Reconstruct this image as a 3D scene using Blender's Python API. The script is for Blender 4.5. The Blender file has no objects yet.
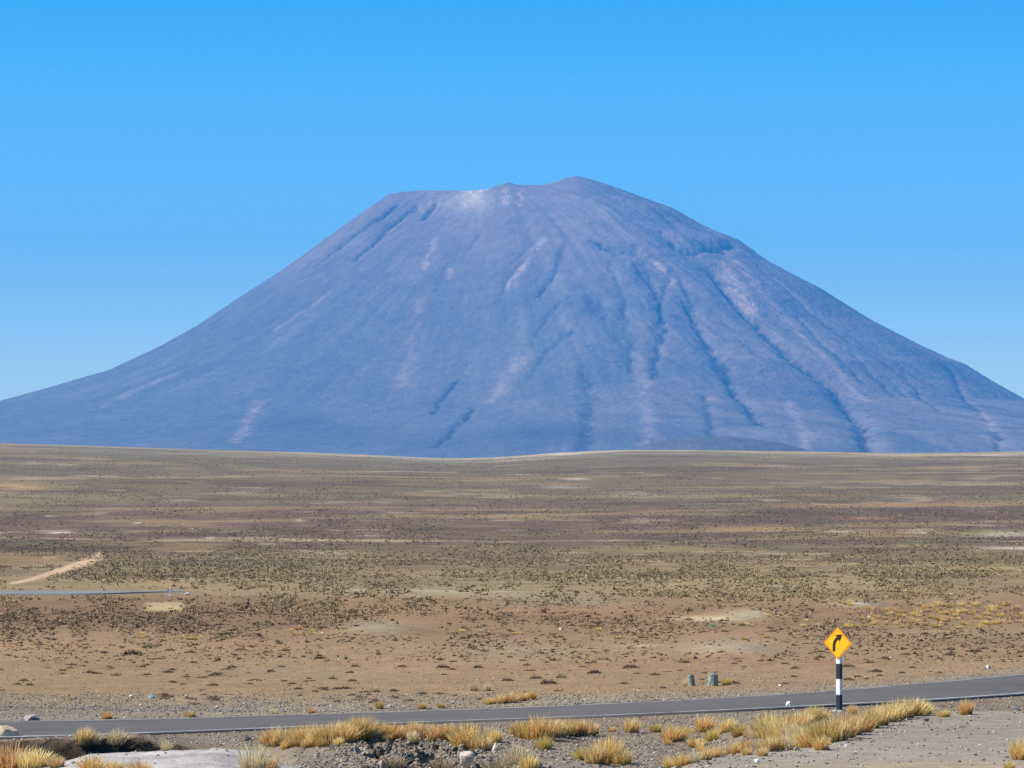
import bpy, math, random
import numpy as np
from mathutils import Vector

random.seed(7)
RNG = np.random.default_rng(11)
SC = bpy.context.scene
COL = SC.collection
F = 3360.0          # focal length in pixels of the 1024 px wide frame
YH = 430.0          # image row of eye level
EZ = 10.0           # eye height over the scene datum
R = math.radians

# ------------------------------------------------------------------ noise
def _hash(ix, iy, seed):
    h = (ix.astype(np.int64) * 374761393 + iy.astype(np.int64) * 668265263 + seed * 1442695041) & 0xffffffff
    h = ((h ^ (h >> 13)) * 1274126177) & 0xffffffff
    h = h ^ (h >> 16)
    return (h & 0xffff) / 65535.0

def vnoise(x, y, seed=0):
    x = np.asarray(x, float); y = np.asarray(y, float)
    ix = np.floor(x); iy = np.floor(y)
    fx = x - ix; fy = y - iy
    fx = fx * fx * (3 - 2 * fx); fy = fy * fy * (3 - 2 * fy)
    a = _hash(ix, iy, seed); b = _hash(ix + 1, iy, seed)
    c = _hash(ix, iy + 1, seed); d = _hash(ix + 1, iy + 1, seed)
    return (a * (1 - fx) + b * fx) * (1 - fy) + (c * (1 - fx) + d * fx) * fy

def fbm(x, y, seed=0, octv=4, gain=0.5):
    s = 0; a = 1; t = 0
    for o in range(octv):
        s = s + a * (vnoise(x * 2 ** o + 17.3 * o, y * 2 ** o - 9.1 * o, seed + o) * 2 - 1)
        t += a; a *= gain
    return s / t

def sstep(a, b, x):
    t = np.clip((x - a) / (b - a), 0, 1)
    return t * t * (3 - 2 * t)

def smooth_table(xs, ys, lo, hi, n, width):
    x = np.linspace(lo, hi, n)
    y = np.interp(x, xs, ys)
    k = max(3, int(width / (hi - lo) * n) | 1)
    w = np.hanning(k + 2)[1:-1]; w /= w.sum()
    yp = np.concatenate([np.full(k, y[0]), y, np.full(k, y[-1])])
    return x, np.convolve(yp, w, 'same')[k:-k]

def srgb(r, g, b):
    return tuple(((c / 255) / 12.92 if c / 255 <= 0.04045 else ((c / 255 + 0.055) / 1.055) ** 2.4) for c in (r, g, b))

# ------------------------------------------------------------------ terrain
PROF = [(2, 1.6), (10, 2.2), (30, 4.2), (60, 6.3), (100, 8.45), (111, 8.95), (130, 9.22), (150, 9.45), (190, 10.8), (240, 12.2),
        (265, 12.95), (330, 14.7), (450, 17.4), (700, 22.6), (1000, 26.4), (1400, 28.6), (2000, 29.6), (3000, 29.6),
        (4000, 27.8), (4600, 29.9), (5600, 60), (8000, 115), (13000, 160), (31000, 200)]
_pl, _ph = smooth_table([math.log(a) for a, b in PROF], [b for a, b in PROF], math.log(1.5), math.log(32000), 3000, 0.10)

HOR = [(-1500, -14), (-600, -12), (0, -9), (100, -6), (200, -3), (300, 0), (400, 4.5), (450, 6.5), (500, 5), (560, .5),
       (620, -2.5), (700, -2.5), (800, -1), (900, 1), (1024, -.5), (1500, -5), (2500, -8)]
_hx, _hy = smooth_table([a for a, b in HOR], [b for a, b in HOR], -2500, 3500, 3000, 50)

FY = [60, 64, 68, 72, 76, 80, 84, 88, 92, 95.08, 95.2, 98, 101]
BASE = [6.3, 6.5, 6.75, 7.0, 7.2, 7.4, 7.6, 7.78, 7.95, 8.07, 8.12, 8.25, 8.45]
FG = {
    -300: [6.5, 6.75, 7.0, 7.4, 8.2, 9.2, 9.5, 9.5, 9.5, 9.45, 8.95, 9.0, 9.1],
    0:    [6.5, 6.75, 7.0, 7.3, 8.2, 9.2, 9.5, 9.6, 9.6, 9.55, 8.85, 8.95, 9.12],
    50:   [6.4, 6.65, 6.9, 7.1, 8.0, 9.2, 9.5, 9.6, 9.6, 9.55, 8.76, 8.9, 9.12],
    100:  [6.4, 6.58, 6.75, 6.9, 7.9, 9.2, 9.5, 9.6, 9.6, 9.5, 8.72, 8.85, 9.12],
    135:  [6.4, 6.58, 6.72, 6.88, 7.9, 9.2, 9.5, 9.6, 9.6, 9.5, 8.74, 8.85, 9.1],
    165:  [6.4, 6.55, 6.7, 6.85, 7.9, 9.2, 9.5, 9.6, 9.6, 9.5, 8.90, 8.95, 9.1],
    210:  [6.4, 6.55, 6.7, 6.83, 7.9, 9.1, 9.3, 9.4, 9.4, 9.30, 9.06, 9.05, 9.1],
    250:  [6.5, 6.6, 6.75, 6.92, 8.0, 8.9, 9.1, 9.1, 9.1, 9.05, 9.0, 9.0, 9.08],
    300:  [6.8, 6.9, 7.05, 7.25, 8.0, 8.4, 8.5, 8.6, 8.7, 8.78, 8.8, 8.9, 9.05],
    345:  [7.2, 7.5, 7.8, 8.2, 8.5, 8.7, 8.75, 8.6, 8.45, 8.6, 8.7, 8.85, 9.0],
    430:  [7.4, 7.7, 8.0, 8.4, 8.6, 8.8, 8.85, 8.7, 8.32, 8.42, 8.5, 8.72, 8.95],
    480:  [7.2, 7.5, 7.8, 8.2, 8.5, 8.7, 8.75, 8.65, 8.42, 8.45, 8.5, 8.7, 8.9],
    540:  [7.0, 7.3, 7.7, 8.0, 8.3, 8.5, 8.5, 8.5, 8.5, 8.53, 8.55, 8.7, 8.88],
    640:  [6.6, 6.9, 7.0, 7.3, 8.0, 8.5, 8.6, 8.7, 8.75, 8.78, 8.8, 8.8, 8.8],
    700:  [6.35, 6.55, 6.72, 7.0, 7.9, 8.5, 8.75, 8.82, 8.82, 8.8, 8.78, 8.74, 8.74],
    760:  [6.3, 6.5, 6.75, 7.0, 7.22, 7.9, 8.3, 8.32, 8.32, 8.36, 8.4, 8.45, 8.6],
    850:  BASE, 1024: BASE, 1500: BASE,
}
_fk = sorted(FG)
_ft = np.array([FG[k] for k in _fk])
_fyy = np.linspace(58, 103, 451)
_fgrid = np.array([np.interp(_fyy, FY, row) for row in _ft])
_kk = np.hanning(3)[1:-1]; _kk /= _kk.sum()
_fgrid = np.array([np.convolve(np.concatenate([[r[0]] * 7, r, [r[-1]] * 7]), _kk, 'same')[7:-7] for r in _fgrid])

def fg_h(px, Y):
    i = np.clip(np.searchsorted(_fk, px) - 1, 0, len(_fk) - 2)
    k0 = np.array(_fk)[i]; k1 = np.array(_fk)[i + 1]
    t = np.clip((px - k0) / (k1 - k0), 0, 1); t = t * t * (3 - 2 * t)
    j = np.clip((Y - 58) / 0.1, 0, 449.999); j0 = j.astype(int); s = j - j0
    a = _fgrid[i, j0] * (1 - s) + _fgrid[i, j0 + 1] * s
    b = _fgrid[i + 1, j0] * (1 - s) + _fgrid[i + 1, j0 + 1] * s
    return a * (1 - t) + b * t

# road edges: pixel column -> (near Y, near row, far Y, far row)
RD = [(-2500, 84, 780, 91, 752), (-900, 94, 752, 100.8, 733), (-300, 98, 741, 104.7, 724), (0, 100, 738, 106.6, 721), (120, 101, 734.5, 107.7, 719.5), (256, 102.5, 729, 109.2, 716),
      (420, 103.6, 722.5, 110.3, 711), (600, 103.4, 716.3, 110.2, 704), (740, 103.6, 709.8, 110.8, 696.8),
      (838, 105, 705, 112.8, 690.3), (940, 107.8, 700, 116.6, 681.5), (1024, 111.5, 694, 121.6, 673.5),
      (1250, 125, 678, 138, 652), (1700, 160, 640, 178, 614), (2500, 230, 600, 255, 580)]
_rp = [r[0] for r in RD]
_RT = []
for c in range(1, 5):
    if c in (2, 4):
        vals = [(r[c] - YH) / F * r[c - 1] for r in RD]   # height below the eye
    else:
        vals = [r[c] for r in RD]
    _rx, v = smooth_table(_rp, vals, -2500, 2500, 5001, 160)
    _RT.append(v)

def road_at(px):
    return [np.interp(px, _rx, v) for v in _RT]           # Yn, hn, Yf, hf

def road2_rows(px):      # the far road, seen as a thin grey strip at left
    return np.interp(px, [-1500, 0, 180, 420, 620, 760], [575, 593.5, 593.5, 594.5, 597, 602])

HILL = []  # local bumps: (px, row, Y, halfwidth px, halfdepth m, height m)
BUMPS = [(385, 632, 165, 42, 7, .45), (735, 648, 141, 40, 4, .32), (730, 621, 188, 55, 7, .6), (860, 606, 225, 28, 8, .55),
         (30, 719, 109.5, 13, .8, .0), (960, 634, 158, 60, 6, .4), (640, 645, 145, 45, 3, .15)]

def to_px(X, Y):
    rr = np.hypot(X, Y)
    th = np.arctan2(X, Y)
    Yd = rr * np.cos(np.minimum(np.abs(th), 0.45))
    px = 512 + F * np.tan(np.clip(th, -1.2, 1.2))
    return px, Yd

def height(X, Y):
    X = np.asarray(X, float); Y = np.asarray(Y, float)
    px, Yd = to_px(X, Y)
    Yd = np.maximum(Yd, 1.6)
    h = np.interp(np.log(Yd), _pl, _ph)
    # far crest line
    w = sstep(1500, 3900, Yd) * (1 - sstep(5200, 7500, Yd))
    h = h + w * np.interp(px, _hx, _hy) * Yd / F
    # undulation that grows with distance
    amp = 0.00016 * np.clip(Yd, 130, 4000)
    n = fbm(X / (Yd * .045 + 8) , np.log(Yd) * 14, 5, 3) * sstep(125, 260, Yd)
    h = h + amp * n
    h = h + .0011 * np.clip(Yd, 150, 3600) * fbm(X / (Yd * .10 + 10), np.log(Yd) * 6, 9, 2) * sstep(170, 330, Yd) * (1 - sstep(3000, 4200, Yd)) * (1 - np.exp(-((Yd - 268) / 30) ** 2))
    # foreground terrace, hollow and bank
    wf = sstep(52, 60, Yd) * (1 - sstep(99, 103, Yd))
    h = h * (1 - wf) + fg_h(px, Yd) * wf
    for (bp, br, bY, bw, bd, bh) in BUMPS:
        if bh:
            h = h - bh * np.exp(-((px - bp) / bw) ** 2 - ((Yd - bY) / bd) ** 2)
    # small lumps near by
    nw = (1 - sstep(170, 400, Yd))
    lump = fbm(X * .9, Y * .55, 21, 3)
    rough = fbm(X * 3.6, Y * 3.0, 31, 4, .6)
    bank = np.exp(-((px - 425) / 62) ** 2) * sstep(83, 87, Yd) * (1 - sstep(93.5, 96, Yd))
    mnd = (Yd < 76) * sstep(56, 62, Yd) * (px < 340)
    h = h - mnd * (.07 * fbm(X * 1.1, Y * .35, 35, 3) + .025 * np.abs(rough))
    pit = bank * sstep(.56, .72, vnoise(X * 2.6 + 3, Y * 1.9, 43)) * .34 + bank * .10 * vnoise(X * 7, Y * 5, 44)
    h = h + nw * pit
    bank2 = np.exp(-((px - 610) / 90) ** 2) * sstep(83, 87, Yd) * (1 - sstep(97, 100, Yd))
    lip = sstep(-200, 0, px) * (1 - sstep(160, 210, px)) * sstep(94.8, 95.3, Yd) * (1 - sstep(98, 100, Yd))
    h = h - nw * (0.035 * lump + 0.012 * rough + bank * (.30 * np.abs(rough) + .14 * lump + .14 * np.abs(fbm(X * 1.7, Y * 1.2, 37, 3))) + bank2 * .05 * rough + lip * .05 * rough)
    # main road bed
    Yn, hn, Yf, hf = road_at(np.clip(px, -2500, 2500))
    t = (Yd - Yn) / (Yf - Yn)
    rh = hn + (hf - hn) * np.clip(t, -.25, 1.3)
    d = np.where(t < 0, Yn - Yd, np.where(t > 1, (Yd - Yf), 0.0))
    wr = np.where(t < 0.5, 1 - sstep(0.9, 4.0, d), 1 - sstep(1.5, 14, d))
    h = h * (1 - wr) + (rh + 0.06) * wr
    # far road bed
    r2 = road2_rows(px); Y2 = 268.0
    h2 = (r2 - YH) / F * Y2
    w2 = 1 - sstep(5, 22, np.abs(Yd - Y2 - 1.5))
    w2 = w2 * (1 - sstep(600, 800, px))
    h = h * (1 - w2) + (h2 + 0.05 - 0.004 * (Yd - Y2)) * w2
    return EZ - h

def ground_pt(px, row, ymin=56, ymax=9000):
    """the ground point seen at a pixel"""
    Ys = np.exp(np.linspace(math.log(ymin), math.log(ymax), 5000))
    X = (px - 512) / F * Ys
    z = height(X, Ys)
    rows = YH + (EZ - z) / Ys * F
    # first crossing (nearest) where visible row <= row
    vis = np.minimum.accumulate(rows)
    k = int(np.argmax(vis <= row))
    return float(X[k]), float(Ys[k]), float(z[k])

def gz(X, Y):
    return float(height(np.array([X]), np.array([Y]))[0])

# ------------------------------------------------------------------ mesh and tag helpers
def new_mesh(name, V, Fc, smooth=False, cols=None, loop_total=None):
    me = bpy.data.meshes.new(name)
    V = np.asarray(V, np.float32); Fc = np.asarray(Fc, np.int32)
    me.vertices.add(len(V)); me.vertices.foreach_set('co', V.ravel())
    k = Fc.shape[1]
    me.loops.add(Fc.size); me.loops.foreach_set('vertex_index', Fc.ravel())
    me.polygons.add(len(Fc))
    me.polygons.foreach_set('loop_start', np.arange(0, Fc.size, k, dtype=np.int32))
    me.polygons.foreach_set('loop_total', np.full(len(Fc), k, np.int32))
    me.polygons.foreach_set('use_smooth', np.full(len(Fc), smooth))
    if cols is not None:
        at = me.color_attributes.new('col', 'FLOAT_COLOR', 'POINT')
        c4 = np.ones((len(V), 4), np.float32); c4[:, :3] = cols
        at.data.foreach_set('color', c4.ravel())
    me.update(calc_edges=True)
    return me

def link(name, me, mat=None, parent=None, loc=(0, 0, 0)):
    o = bpy.data.objects.new(name, me); COL.objects.link(o); o.location = loc
    if mat is not None and len(me.materials) == 0:
        me.materials.append(mat)
    if parent is not None: o.parent = parent
    return o

def tag(o, label=None, cat=None, group=None, kind=None):
    if label: o['label'] = label
    if cat: o['category'] = cat
    if group: o['group'] = group
    if kind: o['kind'] = kind
    return o

def empty(name, loc, rz=0):
    o = bpy.data.objects.new(name, None); COL.objects.link(o)
    o.location = loc; o.rotation_euler = (0, 0, rz); o.empty_display_size = .2
    return o

# ------------------------------------------------------------------ materials
def mat_new(name):
    m = bpy.data.materials.new(name); m.use_nodes = True
    nt = m.node_tree; nt.nodes.clear()
    out = nt.nodes.new('ShaderNodeOutputMaterial')
    p = nt.nodes.new('ShaderNodeBsdfPrincipled')
    p.inputs['Roughness'].default_value = .9
    p.inputs['Specular IOR Level'].default_value = .15
    nt.links.new(p.outputs[0], out.inputs['Surface'])
    return m, nt, p, out

def N(nt, t, **kw):
    n = nt.nodes.new(t)
    for k, v in kw.items(): setattr(n, k, v)
    return n

def noise_mul(nt, src, scale, lo, hi, detail=4, vec=None, rough=.6, stretch=None):
    """multiply a colour by a procedural noise between lo and hi"""
    tc = N(nt, 'ShaderNodeNewGeometry')
    v = tc.outputs['Position']
    if stretch:
        mp = N(nt, 'ShaderNodeVectorMath', operation='MULTIPLY'); mp.inputs[1].default_value = stretch
        nt.links.new(v, mp.inputs[0]); v = mp.outputs[0]
    nz = N(nt, 'ShaderNodeTexNoise'); nz.inputs['Scale'].default_value = scale
    nz.inputs['Detail'].default_value = detail; nz.inputs['Roughness'].default_value = rough
    nt.links.new(v, nz.inputs['Vector'])
    mr = N(nt, 'ShaderNodeMapRange'); mr.inputs['From Min'].default_value = .32; mr.inputs['From Max'].default_value = .68
    mr.inputs['To Min'].default_value = lo; mr.inputs['To Max'].default_value = hi
    nt.links.new(nz.outputs['Fac'], mr.inputs['Value'])
    mx = N(nt, 'ShaderNodeVectorMath', operation='SCALE')
    nt.links.new(src, mx.inputs[0]); nt.links.new(mr.outputs[0], mx.inputs['Scale'])
    return mx.outputs[0], nz

def attr_mat(name, muls, bump=None, rough=.92, translucent=0, tint_obj=0, sat=None):
    m, nt, p, out = mat_new(name)
    a = N(nt, 'ShaderNodeAttribute', attribute_name='col')
    c = a.outputs['Color']; nz = None
    for (s, lo, hi, st) in muls:
        c, nz = noise_mul(nt, c, s, lo, hi, stretch=st)
    if tint_obj:
        oi = N(nt, 'ShaderNodeObjectInfo')
        hs = N(nt, 'ShaderNodeHueSaturation')
        mr = N(nt, 'ShaderNodeMapRange'); mr.inputs['To Min'].default_value = 1 - tint_obj; mr.inputs['To Max'].default_value = 1 + tint_obj
        nt.links.new(oi.outputs['Random'], mr.inputs['Value']); nt.links.new(mr.outputs[0], hs.inputs['Value'])
        mr2 = N(nt, 'ShaderNodeMapRange'); mr2.inputs['To Min'].default_value = .488; mr2.inputs['To Max'].default_value = .512
        nt.links.new(oi.outputs['Random'], mr2.inputs['Value']); nt.links.new(mr2.outputs[0], hs.inputs['Hue'])
        nt.links.new(c, hs.inputs['Color']); c = hs.outputs[0]
    nt.links.new(c, p.inputs['Base Color'])
    p.inputs['Roughness'].default_value = rough
    p.inputs['Specular IOR Level'].default_value = .08
    if bump:
        b = N(nt, 'ShaderNodeBump'); b.inputs['Strength'].default_value = bump[1]; b.inputs['Distance'].default_value = bump[2]
        n2 = N(nt, 'ShaderNodeTexNoise'); n2.inputs['Scale'].default_value = bump[0]; n2.inputs['Detail'].default_value = 6
        g = N(nt, 'ShaderNodeNewGeometry'); nt.links.new(g.outputs['Position'], n2.inputs['Vector'])
        nt.links.new(n2.outputs['Fac'], b.inputs['Height']); nt.links.new(b.outputs[0], p.inputs['Normal'])
    if translucent:
        tr = N(nt, 'ShaderNodeBsdfTranslucent'); nt.links.new(c, tr.inputs['Color'])
        mx = N(nt, 'ShaderNodeMixShader'); mx.inputs[0].default_value = translucent
        nt.links.new(p.outputs[0], mx.inputs[1]); nt.links.new(tr.outputs[0], mx.inputs[2])
        nt.links.new(mx.outputs[0], out.inputs['Surface'])
    return m

def flat_mat(name, col, muls=(), rough=.7, bump=None, spec=.3):
    m, nt, p, out = mat_new(name)
    rgb = N(nt, 'ShaderNodeRGB'); rgb.outputs[0].default_value = (*col, 1)
    c = rgb.outputs[0]
    for (s, lo, hi, st) in muls: c, _ = noise_mul(nt, c, s, lo, hi, stretch=st)
    nt.links.new(c, p.inputs['Base Color']); p.inputs['Roughness'].default_value = rough
    p.inputs['Specular IOR Level'].default_value = spec
    if bump:
        b = N(nt, 'ShaderNodeBump'); b.inputs['Strength'].default_value = bump[1]; b.inputs['Distance'].default_value = bump[2]
        n2 = N(nt, 'ShaderNodeTexNoise'); n2.inputs['Scale'].default_value = bump[0]; n2.inputs['Detail'].default_value = 5
        g = N(nt, 'ShaderNodeNewGeometry'); nt.links.new(g.outputs['Position'], n2.inputs['Vector'])
        nt.links.new(n2.outputs['Fac'], b.inputs['Height']); nt.links.new(b.outputs[0], p.inputs['Normal'])
    return m

M_ground = attr_mat('ground_soil', [(9, .80, 1.2, None), (1.1, .86, 1.13, None), (.035, .88, 1.12, (1, .5, 1))], bump=(14, .5, .05))
M_volc = attr_mat('volcano_ash', [(.012, .86, 1.13, None), (.0016, .9, 1.1, None)], bump=(.018, .8, 16))
M_asph = flat_mat('asphalt', (.112, .096, .083), [(30, .9, 1.1, None), (.5, .93, 1.07, (1, .35, 1)), (1.1, .90, 1.10, (.05, 1, 1)), (.25, .93, 1.06, None)], .85, spec=.2)
M_white = flat_mat('road_paint', (.50, .49, .46), [(.35, .45, 1.15, None), (3, .70, 1.1, None)], .7)
M_post_w = flat_mat('white_post_paint', (.80, .81, .80), [(7, .9, 1.05, None)], .6)
M_post_k = flat_mat('black_post_paint', (.028, .031, .040), [(7, .85, 1.2, None)], .6)
M_yel = flat_mat('yellow_sheet', (.95, .53, .006), [(4, .88, 1.05, None), (18, .94, 1.04, None)], .5)
M_orange = flat_mat('orange_sheet_edge', (.80, .25, .008), [], .5)
M_ink = flat_mat('black_sign_ink', (.035, .012, .006), [], .6)
M_steel = flat_mat('galvanised_steel', (.35, .36, .37), [], .45)
M_conc = flat_mat('footing_concrete', (.42, .40, .38), [(9, .8, 1.15, None)], .9)
M_stub = flat_mat('weathered_green_concrete', (.25, .26, .20), [(6, .7, 1.3, None), (25, .85, 1.15, None)], .95, bump=(14, .6, .03))
M_grass = attr_mat('dry_grass', [], rough=.7, translucent=.32, tint_obj=.10)
M_shrub = attr_mat('dark_shrub', [], rough=.9, translucent=.12, tint_obj=.22)
M_stuff = attr_mat('scrub_cover', [], rough=.95, translucent=.05)
M_rock = attr_mat('rock_surface', [(11, .75, 1.25, None), (45, .85, 1.15, None)], bump=(20, .6, .03))

# ------------------------------------------------------------------ ground sheet
def blob(px, row, cx, cy, wx, wy, p=2):
    return np.exp(-(np.abs((px - cx) / wx) ** p + np.abs((row - cy) / wy) ** p))

ROWC = [  # row -> sRGB the soil and thin cover show there (converted to albedo below)
    (440, (206, 190, 164)), (453.2, (204, 188, 162)), (455.5, (156, 141, 114)), (460, (140, 124, 98)), (470, (136, 119, 95)), (482, (142, 121, 97)),
    (492, (134, 116, 92)), (498, (142, 124, 98)), (508, (130, 104, 93)), (520, (130, 103, 92)), (534, (130, 104, 92)), (545, (136, 112, 95)),
    (556, (146, 124, 100)), (570, (162, 139, 110)), (588, (170, 147, 116)), (600, (166, 138, 108)), (612, (164, 132, 104)), (632, (166, 138, 110)),
    (650, (174, 146, 116)), (690, (176, 148, 118)), (704, (166, 146, 122)), (712, (150, 138, 122)), (730, (148, 138, 124)), (768, (154, 144, 132)), (900, (160, 148, 134))]

def albedo(px, Yd, X, Y, z):
    row = YH + (EZ - z) / np.maximum(Yd, 2) * F
    lin = np.array([srgb(*c) for r, c in ROWC]) * .62
    L = np.log(np.maximum(Yd, 2))
    n1 = fbm(X / (Yd * .05 + 3), L * 18, 41, 4)
    n2 = fbm(X / (Yd * .012 + 1), L * 70, 47, 4)
    wob = n1 * np.interp(Yd, [100, 300, 2000], [2, 6, 5]) + n2 * np.interp(Yd, [100, 300, 2000], [1, 3, 2.5])
    rr = np.where(Yd > 4700, 447, row + wob * (Yd > 120))
    cr = 22 + np.interp(px, _hx, _hy)
    rr = rr + (22 - cr) * (1 - sstep(455, 500, row)) * sstep(300, 1200, Yd) * (Yd < 4700)
    c = np.stack([np.interp(rr, [r for r, _ in ROWC], lin[:, k]) for k in range(3)], -1)
    def mix(w, col, k=.62):
        nonlocal c
        w = np.clip(w, 0, 1)[..., None]
        c = c * (1 - w) + np.array(srgb(*col)) * k * w
    rag = .75 + .5 * n2
    far = (Yd < 5200)
    # purple-brown sweep on the right, greener on the left far slope
    mix(far * sstep(560, 800, px) * blob(px, row, 1000, 497, 900, 20, 4) * .55 * rag, (122, 104, 98))
    mix(far * blob(px, row, 560, 520, 420, 13) * .5 * rag, (130, 108, 102))
    mix(far * blob(px, row, 860, 545, 330, 11) * .6 * rag, (116, 100, 88))
    mix(far * blob(px, row, 60, 546.8, 215, 5.2, 8) * .9, (102, 76, 72))
    mix(far * blob(px, row, 330, 547, 260, 6) * .35 * rag, (122, 98, 86))
    mix(far * blob(px, row, 120, 490, 330, 5, 2) * .5 * rag, (112, 102, 84))
    mix(far * blob(px, row, 300, 497, 280, 6, 2) * .5 * rag, (166, 148, 112))
    mix(far * blob(px, row, 10, 487, 42, 4.5) * .9, (206, 166, 124), .72)
    mix(far * blob(px, row, 885, 504.5, 135, 1.6, 4) * .9 * rag, (190, 150, 104))
    mix(far * blob(px, row, 745, 528.5, 48, 2) * .8 * rag, (190, 148, 98))
    mix(far * blob(px, row, 865, 518, 22, 1.5) * .7, (200, 150, 120))
    mix(far * blob(px, row, 640, 514, 150, 1.2) * .55 * rag, (186, 152, 108))
    mix(far * blob(px, row, 250, 509, 160, 1.2) * .5 * rag, (186, 152, 108))
    for (cx, cy, wx, wy) in [(840, 531.5, 18, 1.2), (922, 532.5, 9, 1.1), (1000, 534, 36, 2.2), (1015, 548, 36, 1.6), (60, 532.5, 14, 1), (138, 523, 5, .9),
                             (210, 538, 5, .8), (50, 516, 6, .8), (195, 529, 5, .7), (300, 520, 4, .7), (680, 451, 7, 1.2), (990, 455, 22, 1.1), (560, 454, 18, .9), (575, 479, 14, 1), (560, 487, 20, 1)]:
        mix(far * blob(px, row, cx, cy, wx, wy) * .9, (222, 208, 192), .7)
    mix(far * blob(px, row, 760, 451.2, 240, 1.9) * .75, (214, 198, 172), .72)
    n3 = fbm(X / (Yd * .05), L * 13, 53, 4, .6); n4 = fbm(X / (Yd * .045), L * 16 + 9, 57, 4, .6); n5 = fbm(X / (Yd * .02), L * 26 + 5, 59, 3, .6)
    ff = sstep(240, 420, Yd) * far
    mix(ff * np.clip(n3 * 2.2 - .15, 0, .6), (178, 152, 112)); mix(ff * np.clip(n4 * 2.2 - .2, 0, .6), (112, 94, 78))
    mix(ff * np.clip(n5 * 2 - .3, 0, .45), (146, 138, 96)); mix(ff * np.clip(-n5 * 2.4 - .75, 0, .6), (196, 176, 148))
    # thin pale old track and its branch
    trk = np.interp(px, [-600, 0, 250, 420, 520, 700, 1024, 1600], [536, 538.5, 539.6, 541, 541.5, 538, 541, 540])
    mix(far * np.exp(-((row - trk) / .75) ** 2) * np.clip(.5 + 1.2 * n2, .1, .8) * (1 - .6 * sstep(440, 720, px)), (196, 172, 142))
    mix(far * blob(px, row, 268, 544, 13, .9) * .8, (200, 178, 148))
    mix(blob(px, row, 25, 559, 40, 3.2) * .6 * rag, (178, 146, 100))
    mix(blob(px, row, 50, 558, 7, 1.6) * .8, (206, 168, 130))
    # dirt track climbing to the left
    t = np.clip((px - 10) / 90, 0, 1)
    cy = 583.5 - 27 * t ** 1.25; hw = 1.2 + 3.4 * t
    mix(sstep(6, 14, px) * (1 - sstep(98, 106, px)) * np.exp(-((row - cy) / hw) ** 4) * .95, (212, 182, 158), .72)
    # whitish salt-like ground in the middle distance
    mix(blob(px, row, 430, 590, 120, 4) * np.clip(.3 + n2 * 1.6, 0, 1), (196, 184, 158))
    mix(blob(px, row, 640, 582, 260, 7) * np.clip(.05 + n2 * 1.3, 0, 1), (190, 178, 152))
    mix(blob(px, row, 560, 602, 80, 5) * .6 * rag, (172, 160, 138))
    mix(blob(px, row, 880, 570, 220, 9) * np.clip(.1 + n2, 0, 1), (192, 170, 132))
    mix(blob(px, row, 165, 606.5, 20, 4.6, 8) * .95, (212, 190, 146), .75)
    mix(blob(px, row, 95, 617, 36, 2) * .6 * rag, (186, 162, 116))
    mix((px < 330) * blob(px, row, 110, 612, 260, 16, 4) * .45 * rag, (118, 92, 76))
    mix(np.exp(-((row - road2_rows(px)) / 1.5) ** 2) * (blob(px, row, 520, 596, 90, 9) * .7 + blob(px, row, 260, 594, 70, 9) * .35), (176, 168, 152))
    # pale grey mounds
    mix(blob(px, row, 712, 618.5, 34, 2.6) * 1.0, (206, 190, 160), .8)
    mix(blob(px, row, 748, 614, 26, 5) * .85, (196, 182, 152), .75)
    mix(blob(px, row, 858, 604, 24, 3) * .9, (192, 178, 156), .75)
    mix(blob(px, row, 378, 627, 34, 6) * .9, (170, 156, 134), .7)
    mix(blob(px, row, 730, 648, 44, 7) * .8, (180, 164, 146), .7)
    mix(blob(px, row, 642, 645.5, 22, 1.3) * .7 * rag, (214, 192, 166), .75)
    mix(blob(px, row, 960, 633, 70, 4) * .5, (188, 168, 140))
    mix(blob(px, row, 280, 672, 80, 5) * .35, (172, 160, 142))
    mix(blob(px, row, 520, 650, 90, 6) * .35, (172, 160, 142))
    # reddish soil patches
    mix((Yd > 112) * (Yd < 170) * np.clip(n1 * 1.2 - .3, 0, .3), (166, 126, 102))
    # grey verge gravel both sides of the road
    Yn, hn, Yf, hf = road_at(np.clip(px, -2500, 2500))
    mix((1 - sstep(.5, 7, Yd - Yf)) * (Yd > Yf) * .8, (164, 152, 138))
    mix((Yd < Yn) * sstep(84, 90, Yd) * .75, (150, 133, 117))
    # foreground: pale dust mound left, grey lay-by right
    du = (Yd < 78) * (1 - sstep(285, 330, px + 4 * (Yd - 72)))
    mix(du * (.85 + .3 * n2), (200, 193, 198), .76)
    hol_shade = (px < 215) * (px > -400) * sstep(79, 83, Yd) * (1 - sstep(95.15, 95.35, Yd))
    mix(hol_shade, (70, 60, 52), .62)  # hollow wall and floor painted dark, standing in for their shade
    lipY = np.interp(px, [560, 640, 680, 740, 820, 870, 920, 960], [63, 66, 68.5, 74, 80, 88, 96, 101])
    lay = sstep(0, 2.5, lipY - Yd + n1 * 1.5) * sstep(600, 640, px)
    mix(lay * (.85 + .15 * n1), (172, 162, 152), .66)
    mix(lay * blob(px, row, 930, 765, 240, 4, 2) * .55, (196, 170, 142))
    mix((Yd < 60) * .8, (180, 164, 146))
    c = c * (1 + .10 * n2[..., None] + .08 * n1[..., None])
    c = c * np.array([1.05, .995, .86])
    return np.clip(c, .01, .8), lay

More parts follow.
